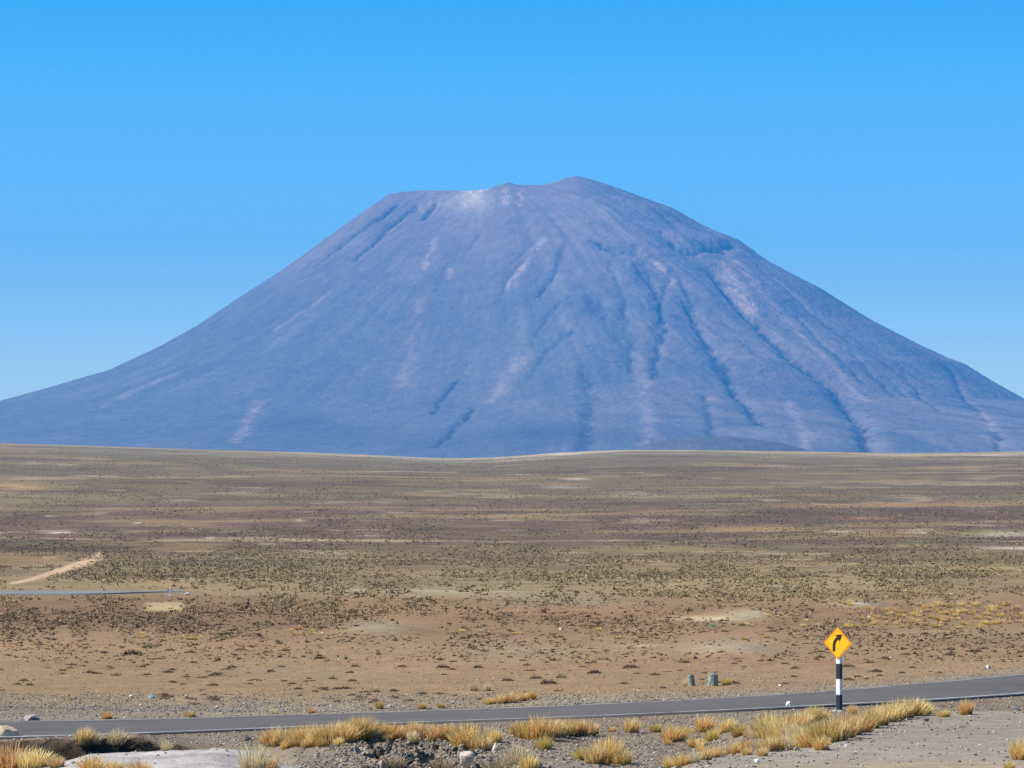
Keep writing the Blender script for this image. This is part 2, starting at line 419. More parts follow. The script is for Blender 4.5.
def build_ground():
    th_in = np.arange(-.166, .166, .00038)
    th_mid = np.arange(.166, .55, .004)
    th_out = np.linspace(.55, math.pi, 60)
    th = np.concatenate([-th_out[::-1], -th_mid[::-1], th_in, th_mid, th_out[:-1]])
    rr = np.concatenate([np.linspace(1.0, 56, 60, endpoint=False), np.arange(56, 84, .22), np.arange(84, 104, .10), np.arange(104, 125, .25),
                         np.exp(np.arange(math.log(125), math.log(9500), .0068)), np.exp(np.linspace(math.log(9500), math.log(30000), 60))])
    T, RR = np.meshgrid(th, rr)
    X = RR * np.sin(T); Y = RR * np.cos(T)
    z = height(X, Y)
    px, Yd = to_px(X, Y)
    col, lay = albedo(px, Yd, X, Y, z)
    nr, nc = X.shape
    V = np.stack([X, Y, z], -1).reshape(-1, 3)
    C = col.reshape(-1, 3)
    idx = np.arange(nr * nc).reshape(nr, nc)
    nxt = np.roll(idx, -1, axis=1)
    a = idx[:-1]; b = nxt[:-1]; c = nxt[1:]; d = idx[1:]
    Fc = np.stack([a, b, c, d], -1).reshape(-1, 4)
    # centre cap
    V = np.vstack([V, [0, 0, gz(.01, .01)]]); C = np.vstack([C, C[0]])
    tri = np.stack([np.full(nc, nr * nc), idx[0], nxt[0], nxt[0]], -1)
    # split out the lay-by so that it is a surface of its own, edge to edge with the ground
    L = (lay > .5)
    lf = (L[:-1] & L[1:] & np.roll(L, -1, 1)[:-1] & np.roll(L, -1, 1)[1:]).reshape(-1)
    pxr = px[:-1].reshape(-1); lf &= (pxr > 600) & (pxr < 2400) & (RR[:-1].reshape(-1) > 50) & (RR[:-1].reshape(-1) < 110)
    def sub(faces):
        u, inv = np.unique(faces, return_inverse=True)
        return V[u], inv.reshape(faces.shape), C[u]
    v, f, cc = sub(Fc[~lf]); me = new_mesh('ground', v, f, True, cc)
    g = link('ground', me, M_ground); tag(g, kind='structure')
    v, f, cc = sub(Fc[lf]); me = new_mesh('gravel_lay_by', v, f, True, cc)
    g2 = link('gravel_lay_by', me, M_ground); tag(g2, kind='structure')
    cap = np.concatenate([tri[:, :3]])
    vv, ff, cc = sub(cap); o = new_mesh('ground_near', vv, ff, True, cc)
    g3 = link('ground', o, M_ground); tag(g3, kind='structure')
build_ground()

# ------------------------------------------------------------------ roads
def build_roads():
    pxs = np.linspace(-2400, 2400, 1601)
    Yn, hn, Yf, hf = road_at(pxs)
    def strip(t0, t1, lift0, lift1=None):
        Va = []
        for t, lf in ((t0, lift0), (t1, lift0 if lift1 is None else lift1)):
            Y = Yn + (Yf - Yn) * t; h = hn + (hf - hn) * t
            Va.append(np.stack([(pxs - 512) / F * Y, Y, EZ - h + lf], -1))
        return Va
    # slab: top, near side, far side
    pA, pB = strip(0, 1, .0)
    lowA = pA.copy(); lowA[:, 1] -= .06; lowA[:, 2] -= .12
    lowB = pB.copy(); lowB[:, 1] += .06; lowB[:, 2] -= .12
    mid = (pA + pB) / 2; mid[:, 2] += .03
    rows = [lowA, pA, mid, pB, lowB]
    V = np.vstack(rows); n = len(pxs)
    Fc = []
    for k in range(4):
        a = np.arange(n - 1) + k * n
        Fc.append(np.stack([a, a + 1, a + 1 + n, a + n], -1))
    me = new_mesh('road', V, np.vstack(Fc), False)
    tag(link('road', me, M_asph), kind='structure')
    for (t0, t1, nm) in ((.030, .060, 'road_line'), (.935, .962, 'road_line')):
        a, b = strip(t0, t1, .006)
        a[:, 2] += .06 * min(t0, 1 - t0); b[:, 2] += .06 * min(t1, 1 - t1)
        V = np.vstack([a, b]); i = np.arange(n - 1)
        me = new_mesh('road_line', V, np.stack([i, i + 1, i + 1 + n, i + n], -1))
        tag(link('road_line', me, M_white), kind='structure')
    # the far road
    pxs = np.linspace(-2400, 186, 460)
    r = road2_rows(pxs); h = (r - YH) / F * 268
    V = []
    tp = sstep(70, 186, pxs)
    for dy, dz in ((-1.6, -.1), (-1.5, .06), (3.4, .06), (3.5, -.1)):
        Y = 268 + (dy if dy > 0 else dy + 4.4 * tp)
        V.append(np.stack([(pxs - 512) / F * Y, Y + 0 * pxs, EZ - h + dz + .004 * dy], -1))
    n = len(pxs); V = np.vstack(V)
    Fc = [np.stack([np.arange(n - 1) + k * n, np.arange(n - 1) + k * n + 1, np.arange(n - 1) + (k + 1) * n + 1, np.arange(n - 1) + (k + 1) * n], -1) for k in range(3)]
    me = new_mesh('road', V, np.vstack(Fc))
    m2 = flat_mat('far_asphalt', (.20, .185, .16), [(.6, .85, 1.15, None)], .9)
    tag(link('road', me, m2), kind='structure')
build_roads()

# ------------------------------------------------------------------ volcano
VY = 22000.0
def build_volcano():
    S = F / VY   # px per metre at the summit distance
    left = [(0, 0), (4, -1.5), (12, 4), (35, 20), (75, 48), (115, 77), (155, 103), (195, 130), (235, 153), (285, 177), (335, 191), (395, 208), (520, 228), (700, 246), (1000, 262), (1500, 280)]
    right = [(0, 0), (23, 8), (63, 24), (103, 39), (138, 57), (165, 68), (193, 88), (243, 114), (293, 146), (343, 172), (368, 184), (383, 189), (413, 208), (447, 227), (560, 245), (700, 256), (1000, 268), (1500, 285)]
    lx, ly = smooth_table([a for a, b in left], [b for a, b in left], 0, 1500, 3001, 7)
    rx, ry = smooth_table([a for a, b in right], [b for a, b in right], 0, 1500, 3001, 7)
    top = [(394, 195), (400, 193), (410, 192), (440, 191), (470, 191), (480, 189.5), (488, 188), (496, 185), (504, 182.5), (509, 181.5), (515, 183.5), (522, 184.5), (545, 184.3), (556, 181), (566, 177.5), (577, 175)]
    def zfun(X, Y, detail=True):
        px = 512 + X * S; q = (Y - VY) * S     # q<0 in front
        A, B = 395., 577.
        cx = np.clip(px, A, B)
        dx = px - cx
        r = np.hypot(dx, q * .92)
        wl = np.clip((.5 - .5 * dx / np.maximum(r, 1e-3)), 0, 1)
        wl = np.where(np.abs(dx) < 1e-6, 1 - (px - A) / (B - A), np.where(dx < 0, np.clip(wl + 0, 0, 1) * .5 + .5, wl * 1.0))
        # smooth weight by angle round the middle of the summit ridge
        ang = np.arctan2(px - 486, np.abs(q) + 1e-3)
        wl = .5 - .5 * np.sin(ang)
        wl = np.where(np.abs(dx) > 0, np.where(dx < 0, np.maximum(wl, 1 - sstep(0, 1, np.abs(q) / (np.abs(dx) + 1))), np.minimum(wl, sstep(0, 1, np.abs(q) / (np.abs(dx) + 1)))), wl)
        drop = np.interp(r, lx, ly) * wl + np.interp(r, rx, ry) * (1 - wl)
        t0 = np.interp(cx, [a for a, b in top], [b for a, b in top])
        # ridge detail fades away from the crest
        k = np.exp(-np.abs(q) / 26)
        t1 = np.interp(cx, [A, 480, B], [195, 189, 175])
        row = t0 * k + t1 * (1 - k) + drop
        z = EZ + (YH - row) / S
        # crater bowl behind the front rim
        z = z - 150 * np.exp(-((px - 470) / 38) ** 2 - ((q - 50) / 30) ** 2)
        if detail:
            th = np.arctan2(px - 500, -q + 30)
            rr = np.hypot(px - 500, q)
            w = sstep(10, 120, rr) * (1 - .6 * sstep(330, 700, rr))
            wp = fbm(px / 70, q / 70, 3, 2) * .09
            g = 1 - np.abs(fbm((th + wp) * 9, rr / 210, 61, 4, .55)) * 2
            g2 = 1 - np.abs(fbm((th + wp * .6) * 26, rr / 90, 71, 4, .6)) * 2
            rightw = .35 + .65 * sstep(470, 640, px)
            gm = np.clip(.55 + 1.6 * fbm(px / 130, q / 110, 67, 3), .05, 1.3) * (1 - .7 * sstep(200, 330, rr) * sstep(560, 800, px))
            z = z + w * rightw * (15 * g * gm + 5 * g2 * gm) * sstep(40, 130, rr) - w * rightw * 8
            z = z + 3.2 * fbm(px / 5, q / 5, 81, 4, .65) * sstep(3, 30, rr) * (.4 + .6 * rightw)
        return z
    xs = np.concatenate([np.arange(-7600, -3700, 90), np.arange(-3700, 3700, 9.5), np.arange(3700, 7700, 90)])
    ys = np.concatenate([np.arange(VY - 6900, VY - 3600, 60), np.arange(VY - 3600, VY + 120, 11), np.arange(VY + 120, VY + 7200, 110)])
    X, Y = np.meshgrid(xs, ys)
    Z = zfun(X, Y) - 220 * (1 - sstep(VY - 6900, VY - 5200, Y))
    P = 512 + X / Y * F
    # where a pixel falls on the flank
    def hit(px, row):
        Yr = np.linspace(VY - 7000, VY + 40, 2400)
        Xr = (px - 512) / F * Yr
        zz = zfun(Xr, Yr, False); rows = YH - (zz - EZ) / Yr * F
        k = int(np.argmax(np.minimum.accumulate(rows) <= row + .6))
        if not (rows <= row + .6).any(): k = int(np.argmin(rows))
        return Xr[k], Yr[k]
    def dist_poly(pts, warp):
        W = [hit(*p) for p in pts]
        D = np.full(X.shape, 1e9)
        x0 = min(p[0] for p in W) - 400; x1 = max(p[0] for p in W) + 400
        y0 = min(p[1] for p in W) - 500; y1 = max(p[1] for p in W) + 500
        i0, i1 = np.searchsorted(ys, [y0, y1]); j0, j1 = np.searchsorted(xs, [x0, x1])
        XX = X[i0:i1, j0:j1] + warp[0][i0:i1, j0:j1]; YY = Y[i0:i1, j0:j1] + warp[1][i0:i1, j0:j1]
        d = np.full(XX.shape, 1e9)
        for (a, b) in zip(W[:-1], W[1:]):
            ax, ay = a; bx, by = b
            L2 = (bx - ax) ** 2 + (by - ay) ** 2 + 1e-6
            t = np.clip(((XX - ax) * (bx - ax) + (YY - ay) * (by - ay)) / L2, 0, 1)
            d = np.minimum(d, np.hypot(XX - ax - t * (bx - ax), (YY - ay - t * (by - ay))))
        D[i0:i1, j0:j1] = d
        return D
    wx = 46 * fbm(X / 160, Y / 160, 91, 6, .85); wy = 46 * fbm(X / 160, Y / 160, 95, 6, .85)
    warp = (wx, wy)
    th = np.arctan2(P - 500, (VY - Y) * S + 30); rr = np.hypot(P - 500, (Y - VY) * S)
    streak = fbm(th * 30, rr / 150, 101, 4, .6)
    streak2 = fbm(th * 95, rr / 60, 111, 3, .6)
    speck = fbm(X / 38, Y / 60, 131, 3, .7)
    patch = fbm(X / 420, Y / 420, 121, 4)
    row = YH - (Z - EZ) / Y * F
    c = np.empty(X.shape + (3,))
    base = np.array([.145, .137, .13])
    c[:] = base
    def mix(w, col):
        nonlocal c
        w = np.clip(w, 0, 1)[..., None]
        c = c * (1 - w) + np.array(col) * w
    up = 1 - sstep(215, 320, row)
    mix(up * .75 + sstep(200, 420, P) * (1 - sstep(420, 470, row)) * .25, (.225, .165, .145))  # mauve-brown upper rock; tone also paints in haze thinning with height
    mix(sstep(560, 760, P) * .65 * (1 - sstep(390, 450, row)), (.265, .19, .16))
    mix((1 - sstep(0, 330, P)) * .25, (.20, .185, .15))
    lf = .45 + .55 * sstep(470, 600, P)
    mix(np.clip(streak * 1.6 - .1, 0, .6) * .8 * lf, (.27, .24, .205))
    mix(np.clip(-streak * 1.6 - .1, 0, .6) * .8 * lf, (.085, .09, .10))
    mix(np.clip(streak2 * 1.4 - .25, 0, .7) * sstep(480, 660, P) * .9, (.34, .25, .19))
    mix(np.clip(patch * 1.6 - .3, 0, .55) * lf, (.095, .09, .095))
    mix(np.clip(speck * 2.4 - .75, 0, .8) * sstep(480, 640, P) * np.clip(.4 + 2 * patch, 0, 1), (.05, .05, .055))
    low = blob(P, row, 545, 432, 55, 16, 2) * .7 + blob(P, row, 660, 436, 60, 9) * .5 + blob(P, row, 440, 445, 110, 12) * .4 + blob(P, row, 250, 430, 200, 10) * .25
    mix(low * (.8 + .6 * streak), (.06, .065, .08))
    # gullies: (points, half width m, depth m, darkness)
    G = [([(418, 205), (400, 219), (385, 232), (355, 260)], 12, 36, 1.1), ([(437, 201), (430, 212), (424, 219)], 11, 26, 1.1),
         ([(398, 204), (375, 221), (345, 242), (318, 263)], 12, 24, .9), ([(330, 262), (310, 275)], 14, 10, .4), ([(513, 261), (520, 254), (528, 248)], 12, 16, .7),
         ([(538, 295), (549, 280), (557, 262), (564, 244)], 14, 22, .75), ([(431, 413), (446, 394), (459, 379)], 13, 22, .85), ([(437, 446), (457, 426), (474, 407)], 15, 26, .9),
         ([(594, 239), (604, 246), (618, 250), (639, 253)], 16, 22, .85), ([(637, 263), (650, 285), (661, 302), (663, 332), (652, 375)], 14, 22, .7),
         ([(643, 262), (652, 285)], 10, 14, .7), ([(678, 276), (695, 306)], 12, 16, .6), ([(672, 268), (662, 300), (655, 330)], 10, 12, .4),
         ([(691, 306), (704, 336), (725, 366), (747, 401), (764, 424)], 20, 32, .8), ([(661, 231), (674, 244), (686, 250), (721, 250), (733, 244)], 16, 24, .85),
         ([(712, 268), (734, 297), (762, 325), (797, 360), (837, 387), (862, 420), (872, 446)], 24, 46, .85), ([(586, 370), (590, 400), (588, 436)], 30, 30, .5),
         ([(571, 332), (548, 349), (532, 375)], 16, 16, .5), ([(950, 366), (962, 392), (985, 415), (1004, 440)], 12, 14, .6), ([(905, 375), (918, 390), (942, 410)], 12, 10, .5),
         ([(850, 350), (876, 376), (915, 402)], 10, 9, .4), ([(800, 318), (835, 352), (862, 380)], 12, 14, .4), ([(601, 300), (606, 318)], 14, 12, .5),
         ([(705, 395), (712, 425), (714, 447)], 14, 16, .5), ([(480, 232), (470, 245), (462, 262)], 12, 8, .35), ([(450, 262), (441, 276), (437, 290)], 12, 9, .4),
         ([(270, 280), (240, 302), (215, 322)], 14, 10, .3), ([(560, 300), (545, 320), (530, 345)], 12, 12, .4), ([(520, 262), (506, 285), (500, 300)], 12, 12, .35),
         ([(610, 262), (622, 290), (630, 330), (632, 380)], 16, 16, .3), ([(760, 268), (800, 300), (850, 340), (900, 372)], 12, 12, .3), ([(640, 200), (668, 222), (700, 240)], 12, 10, .4)]
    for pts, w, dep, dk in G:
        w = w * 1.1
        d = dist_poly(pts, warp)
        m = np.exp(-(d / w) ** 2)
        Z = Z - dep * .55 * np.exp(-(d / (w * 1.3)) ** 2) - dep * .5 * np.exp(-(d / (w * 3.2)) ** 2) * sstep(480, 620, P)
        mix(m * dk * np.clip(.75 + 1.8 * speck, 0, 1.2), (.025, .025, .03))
    PL = [([(330, 292), (302, 312), (275, 330)], 20, .35), ([(436, 238), (430, 252), (424, 268)], 14, .5), ([(170, 375), (135, 390), (100, 407)], 34, .28),
          ([(260, 400), (248, 420), (235, 442)], 30, .45), ([(420, 203), (405, 218), (392, 232)], 9, .5), ([(542, 241), (526, 262), (510, 285)], 24, .6), ([(450, 268), (448, 278)], 20, .4),
          ([(523, 358), (508, 380), (490, 400)], 46, .4), ([(655, 262), (672, 282)], 26, .8), ([(722, 262), (735, 280), (750, 305)], 40, .95), ([(732, 258), (760, 290), (790, 322), (840, 372), (870, 400)], 34, .55),
          ([(650, 240), (630, 262)], 16, .3), ([(980, 410), (992, 428)], 34, .7), ([(900, 385), (912, 398)], 26, .5), ([(690, 215), (712, 232)], 28, .4), ([(505, 187), (508, 204)], 26, .7),
          ([(521, 188), (521, 205)], 12, .6), ([(430, 200), (422, 210)], 12, .6), ([(448, 198), (446, 210)], 12, .4), ([(640, 350), (646, 400), (650, 435)], 34, .3), ([(790, 400), (812, 438)], 30, .35), ([(420, 300), (415, 345), (400, 385)], 40, .25)]
    for pts, w, a in PL:
        d = dist_poly(pts, warp)
        mix(np.exp(-(d / (w * 1.1)) ** 2) * a * np.clip(.8 + 1.3 * streak2 + 1.3 * speck, 0, 1.25), (.54, .37, .27))
    mix(blob(P, row, 462, 203, 34, 17) * .65 * (.8 + streak2), (.48, .38, .25))
    mix(blob(P, row, 472, 198, 13, 11) * .8, (.68, .55, .37))
    mix((blob(P, row, 480, 190.5, 3.2, 1.6) + blob(P, row, 470, 192, 1.5, 1) + blob(P, row, 487, 189.5, 1.2, 1)) * (.7 + 1.2 * speck) * (Y < VY + 60), (.85, .84, .8))
    mix(blob(P, row, 543, 239, 3, 2) * .45, (.55, .45, .36))
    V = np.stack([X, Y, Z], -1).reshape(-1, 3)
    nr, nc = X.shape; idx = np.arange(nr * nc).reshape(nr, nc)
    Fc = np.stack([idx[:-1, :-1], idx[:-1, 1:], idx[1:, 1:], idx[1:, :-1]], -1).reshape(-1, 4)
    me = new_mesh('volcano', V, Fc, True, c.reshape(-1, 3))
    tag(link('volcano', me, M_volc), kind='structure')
    # low dark foothill in front of the flank
    hy = 12800.
    xs2 = np.linspace(-900, 2200, 200); ys2 = np.linspace(hy - 700, hy + 900, 60)
    X, Y = np.meshgrid(xs2, ys2)
    px = 512 + X / Y * F
    hz = (YH - 436.5) / F * hy + EZ
    prof = np.interp(px, [520, 600, 650, 690, 730, 780, 840, 900], [0, .42, .86, .98, 1, .86, .45, 0])
    prof2 = np.exp(-((px - 1010) / 60) ** 2) * .35
    Z = -175 + (hz + 175) * np.clip(np.maximum(prof, prof2), 0, 1) * np.exp(-((Y - hy) / 520) ** 2) + 3 * fbm(X / 80, Y / 80, 5, 3)
    c = np.empty(X.shape + (3,)); c[:] = (.12, .11, .10)
    V = np.stack([X, Y, Z], -1).reshape(-1, 3); nr, nc = X.shape; idx = np.arange(nr * nc).reshape(nr, nc)
    Fc = np.stack([idx[:-1, :-1], idx[:-1, 1:], idx[1:, 1:], idx[1:, :-1]], -1).reshape(-1, 4)
    tag(link('foothill', new_mesh('foothill', V, Fc, True, c.reshape(-1, 3)), M_volc), kind='structure')
build_volcano()

# ------------------------------------------------------------------ plant and rock shapes
def lerp3(a, b, t): return np.array(a) * (1 - t) + np.array(b) * t

def tuft_mesh(name, n, rad, hgt, spread, base, mid, tip, wid=.0075, seed=0, lean=0):
    rg = np.random.default_rng(seed)
    V = []; Fc = []; C = []
    for i in range(n):
        a = rg.uniform(0, 2 * math.pi); q = math.sqrt(rg.uniform()) * rad
        rx, ry = math.cos(a) * q, math.sin(a) * q
        out = spread * (q / rad) * rg.uniform(.5, 1.3) + rg.normal(0, .12)
        a2 = a + rg.normal(0, .5)
        L = hgt * (.35 + .75 * rg.beta(2, 1.6)) * (1 - .2 * (q / rad) ** 2)
        dx, dy = math.cos(a2) * out + lean, math.sin(a2) * out
        w = wid * rg.uniform(.6, 1.4)
        fa = rg.uniform(0, math.pi); wx, wy = math.cos(fa) * w, math.sin(fa) * w
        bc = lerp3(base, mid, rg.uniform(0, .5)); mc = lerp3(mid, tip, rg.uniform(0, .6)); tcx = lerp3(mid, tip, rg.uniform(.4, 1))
        br = rg.uniform(.75, 1.2)
        k0 = len(V)
        for s, ww in ((0, 1), (.4, .9), (.75, .6), (1, 0)):
            cx = rx + dx * L * s ** 1.5; cy = ry + dy * L * s ** 1.5
            cz = L * (s - .28 * abs(out) * s * s) - .03 * (s == 0)
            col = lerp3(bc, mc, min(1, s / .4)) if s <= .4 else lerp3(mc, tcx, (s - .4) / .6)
            if ww:
                V += [(cx - wx * ww, cy - wy * ww, cz), (cx + wx * ww, cy + wy * ww, cz)]; C += [col * br] * 2
            else:
                V.append((cx, cy, cz)); C.append(col * br)
        Fc += [(k0, k0 + 1, k0 + 3), (k0, k0 + 3, k0 + 2), (k0 + 2, k0 + 3, k0 + 5), (k0 + 2, k0 + 5, k0 + 4), (k0 + 4, k0 + 5, k0 + 6)]
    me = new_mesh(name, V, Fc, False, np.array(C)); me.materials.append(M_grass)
    return me

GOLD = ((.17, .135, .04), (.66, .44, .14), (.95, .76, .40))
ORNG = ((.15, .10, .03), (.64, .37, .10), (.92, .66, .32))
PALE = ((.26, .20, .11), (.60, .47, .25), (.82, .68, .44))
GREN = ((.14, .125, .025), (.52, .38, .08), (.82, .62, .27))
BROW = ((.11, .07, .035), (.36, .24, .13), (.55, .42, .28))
TM = {}
for kind, cols, n, sp in (('gold', GOLD, 420, .52), ('orange', ORNG, 400, .55), ('pale', PALE, 220, .55), ('green', GREN, 440, .6), ('brown', BROW, 200, .7)):
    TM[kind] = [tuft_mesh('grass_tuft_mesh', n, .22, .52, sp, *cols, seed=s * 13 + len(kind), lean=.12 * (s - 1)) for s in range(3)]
TM['small'] = [tuft_mesh('grass_tuft_mesh', 120, .22, .45, .8, *c, wid=.013, seed=s) for s, c in enumerate((GOLD, GREN, ORNG, GOLD))]

def shrub_mesh(name, n, rad, hgt, cols, seed, size=.035):
    """a low cushion: many small leaf faces spread through a dome"""
    rg = np.random.default_rng(seed)
    V = []; Fc = []; C = []
    for i in range(n):
        a = rg.uniform(0, 2 * math.pi); q = math.sqrt(rg.uniform())
        lob = 1 + .25 * math.sin(3 * a + seed) + .15 * math.sin(5 * a + 2 * seed)
        x, y = math.cos(a) * q * rad * lob, math.sin(a) * q * rad * lob
        z = hgt * max(0, 1 - q ** 2.2) * rg.uniform(.3, 1.15) * (.75 + .35 * math.sin(4 * a + seed * 3))
        s = size * rg.uniform(.5, 1.3)
        d1 = rg.normal(size=3); d1 /= np.linalg.norm(d1); d2 = rg.normal(size=3); d2[2] = abs(d2[2]) + .4; d2 /= np.linalg.norm(d2)
        k = len(V); p = np.array((x, y, max(z, .004)))
        V += [p - d1 * s * .5, p + d1 * s * .5, p + d2 * s]
        col = lerp3(cols[0], cols[1], rg.uniform()) * rg.uniform(.7, 1.3)
        C += [col] * 3; Fc.append((k, k + 1, k + 2))
    V = np.array(V); V[:, 2] = np.maximum(V[:, 2], -.01)
    me = new_mesh(name, V, Fc, False, np.array(C)); me.materials.append(M_shrub)
    return me

DARK = ((.045, .030, .022), (.12, .075, .05))
OLIV = ((.06, .055, .025), (.16, .13, .06))
RED = ((.08, .038, .026), (.17, .085, .06))
SM = {'dark': [shrub_mesh('shrub_mesh', 330, .24, .12, DARK, s) for s in range(4)],
      'olive': [shrub_mesh('shrub_mesh', 330, .24, .14, OLIV, s + 5) for s in range(3)],
      'red': [shrub_mesh('shrub_mesh', 260, .28, .07, RED, s + 9) for s in range(3)]}

_ico = None
def ico(sub):
    import bmesh
    bm = bmesh.new(); bmesh.ops.create_icosphere(bm, subdivisions=sub, radius=1)
    V = np.array([v.co[:] for v in bm.verts]); Fc = np.array([[v.index for v in f.verts] for f in bm.faces]); bm.free()
    return V, Fc

def rock_mesh(name, seed, col, sub=3, flat=.7, jag=.35, var=.12):
    rg = np.random.default_rng(seed)
    V, Fc = ico(sub)
    # chop with random planes for angular faces
    for k in range(13):
        n = rg.normal(size=3); n /= np.linalg.norm(n); d = rg.uniform(.42, .85)
        s = V @ n - d
        V = V - np.where(s > 0, s, 0)[:, None] * n
    V = V * (1 + jag * .25 * fbm(V[:, 0] * 2 + seed, V[:, 1] * 2 + V[:, 2] * 1.7, seed, 3)[:, None])
    V = V * np.array([1, rg.uniform(.75, 1), flat])
    c = np.array(col) * (1 + var * fbm(V[:, 0] * 3, V[:, 1] * 3 + V[:, 2] * 3, seed + 5, 3)[:, None])
    me = new_mesh(name, V, Fc, False, c); me.materials.append(M_rock)
    return me

# ------------------------------------------------------------------ placing
def scale_at(hpx, Y): return hpx * Y / F

CNT = {}
def grass(px, row, hpx, kind, label, group, wide=1.0, name='grass_tuft', rz=None, X=None):
    x, y, z = ground_pt(px, row)
    hm = scale_at(hpx * 1.16, y)
    me = random.choice(TM[kind])
    o = link(name, me)
    ref = .50 if kind != 'small' else .43
    s = hm / ref
    sw = s * wide * .9
    o.location = (x, y, z - .02 * s); o.scale = (sw, sw, s)
    o.rotation_euler = (random.uniform(-.13, .13), random.uniform(-.13, .16), random.uniform(0, 6.28))
    tag(o, label, 'grass tuft', group)
    return o

GR_N = 'dry grass tufts on the near verge of the road'
GR_F = 'dry grass tufts on the far verge of the road'
GR_P = 'small yellow grass tufts out on the plain'
# --- bottom left corner and pale mound
for px, row, h, k, lb, w in [
    (8, 771, 28, 'orange', 'orange dry grass tuft cut by the bottom left corner of the photo', 1.3),
    (33, 769, 22, 'gold', 'golden grass tuft second from the bottom left corner, left of the pale dust mound', 1.3),
    (57, 768, 13, 'gold', 'short golden tuft where the pale dust mound starts at left', 1.1),
    (84, 753, 17, 'gold', 'golden tuft in front of the black hollow, left one of the crest pair', 1.0),
    (96, 752, 12, 'pale', 'thin pale tuft between the two others in front of the black hollow', 1.0),
    (116, 751, 16, 'pale', 'greyish straw tuft in front of the black hollow, right one of the pair', 1.1),
    (142, 750, 9, 'brown', 'thin brown stalks on the mound crest in front of the black hollow', 1.5),
    (166, 751, 11, 'pale', 'sparse pale tuft at the right end of the black hollow', 1.0),
    (92, 774, 20, 'orange', 'orange tuft at the bottom edge in front of the pale dust mound, left one', 1.1),
    (113, 773, 13, 'gold', 'low golden tuft at the bottom edge between the two in front of the pale mound', 1.4),
    (140, 775, 16, 'gold', 'golden tuft at the bottom edge in front of the pale dust mound, right one', 1.3),
    (254, 771, 29, 'pale', 'tall leaning straw coloured tuft on the right end of the pale mound', .95),
    (268, 772, 17, 'gold', 'shorter golden tuft at the bottom edge right of the tall leaning straw tuft', 1.0),
    (377, 739, 9, 'pale', 'small pale tuft on the rocky bank right of the long golden row', 1.2),
    (393, 739, 17, 'orange', 'orange tuft on top of the rocky bank, left one of two', .95),
    (413, 738, 15, 'gold', 'golden tuft on top of the rocky bank, right one of two', .9),
    (424, 740, 17, 'gold', 'pale golden tuft above the lava rocks, left one of three close together', 1.0),
    (436, 740, 16, 'orange', 'golden tuft above the lava rocks, middle one of three close together', 1.0),
    (448, 739, 14, 'orange', 'orange tuft above the lava rocks, right one of three close together', .9),
    (466, 748, 26, 'orange', 'tall orange tuft spilling over the dark lava rocks at the centre bank', .95),
    (478, 750, 19, 'gold', 'golden tuft drooping over the right end of the lava rocks', 1.15),
    (495, 742, 14, 'gold', 'small golden tuft just above the upright pale stone', .9),
    (516, 764, 22, 'pale', 'pale straw tuft at the bottom edge below the upright pale stone', 1.0),
    (529, 770, 16, 'gold', 'low golden tuft at the bottom edge in the centre, right of the pale straw tuft', 1.1),
    (440, 772, 13, 'brown', 'brown dry stalks at the bottom edge left of the tan boulder', 1.5),
    (497, 774, 20, 'brown', 'grey brown dry stalks at the bottom edge right of the tan boulder', 1.2),
    (395, 772, 14, 'brown', 'brown dry stalks at the bottom edge below the lava rocks', 1.4),
    (545, 750, 15, 'green', 'small yellow green tuft below the golden row in the centre', .9),
    (582, 760, 13, 'green', 'yellow green tuft at the left of the clump on the centre gravel', 1.0),
    (596, 763, 20, 'gold', 'golden tuft in the clump on the centre gravel, left of its tallest', 1.0),
    (608, 762, 27, 'orange', 'tallest orange tuft of the clump on the centre gravel', .9),
    (622, 764, 17, 'gold', 'golden tuft at the right end of the clump on the centre gravel', 1.1),
    (583, 734, 11, 'gold', 'small golden tuft at the right end of the centre golden row', 1.2),
    (613, 732, 6, 'orange', 'tiny orange tuft alone on the gravel below the white road line', 1.0),
    (631, 733, 15, 'gold', 'golden tuft alone on the gravel below the white road line', .95),
    (656, 732, 9, 'green', 'small yellow green tuft on the gravel below the road, right of the lone golden one', 1.1),
    (673, 742, 18, 'orange', 'orange brown tuft on the gravel slope, leftmost of the spreading group', 1.0),
    (687, 738, 13, 'green', 'green based tuft on the gravel slope right of the orange brown one', .9),
    (704, 732, 17, 'orange', 'tall orange tuft highest on the gravel slope of the spreading group', 1.0),
    (712, 741, 13, 'green', 'green based tuft lowest on the gravel slope of the spreading group', .9),
    (727, 732, 15, 'gold', 'golden tuft on the gravel slope, fifth of the spreading group', 1.0),
    (740, 736, 13, 'green', 'yellow green tuft on the gravel slope, second from the right in the spreading group', 1.1),
    (754, 739, 11, 'pale', 'pale tuft trailing down the right end of the spreading group on the slope', 1.4),
    (852, 716, 12, 'orange', 'small bright tuft close to the right foot of the road sign', .75),
    (944, 717, 8, 'gold', 'low golden tuft left of the round tuft by the gravel lay by', 1.5),
    (966, 715, 16, 'orange', 'round orange tuft standing alone between the road and the gravel lay by', .8),
    (1021, 760, 21, 'orange', 'golden orange tuft cut by the right edge of the photo on the lay by', .9),
    (1010, 771, 11, 'green', 'small greenish tuft at the bottom right corner of the photo', .8),
]:
    grass(px, row, h, k, lb, GR_N, w)
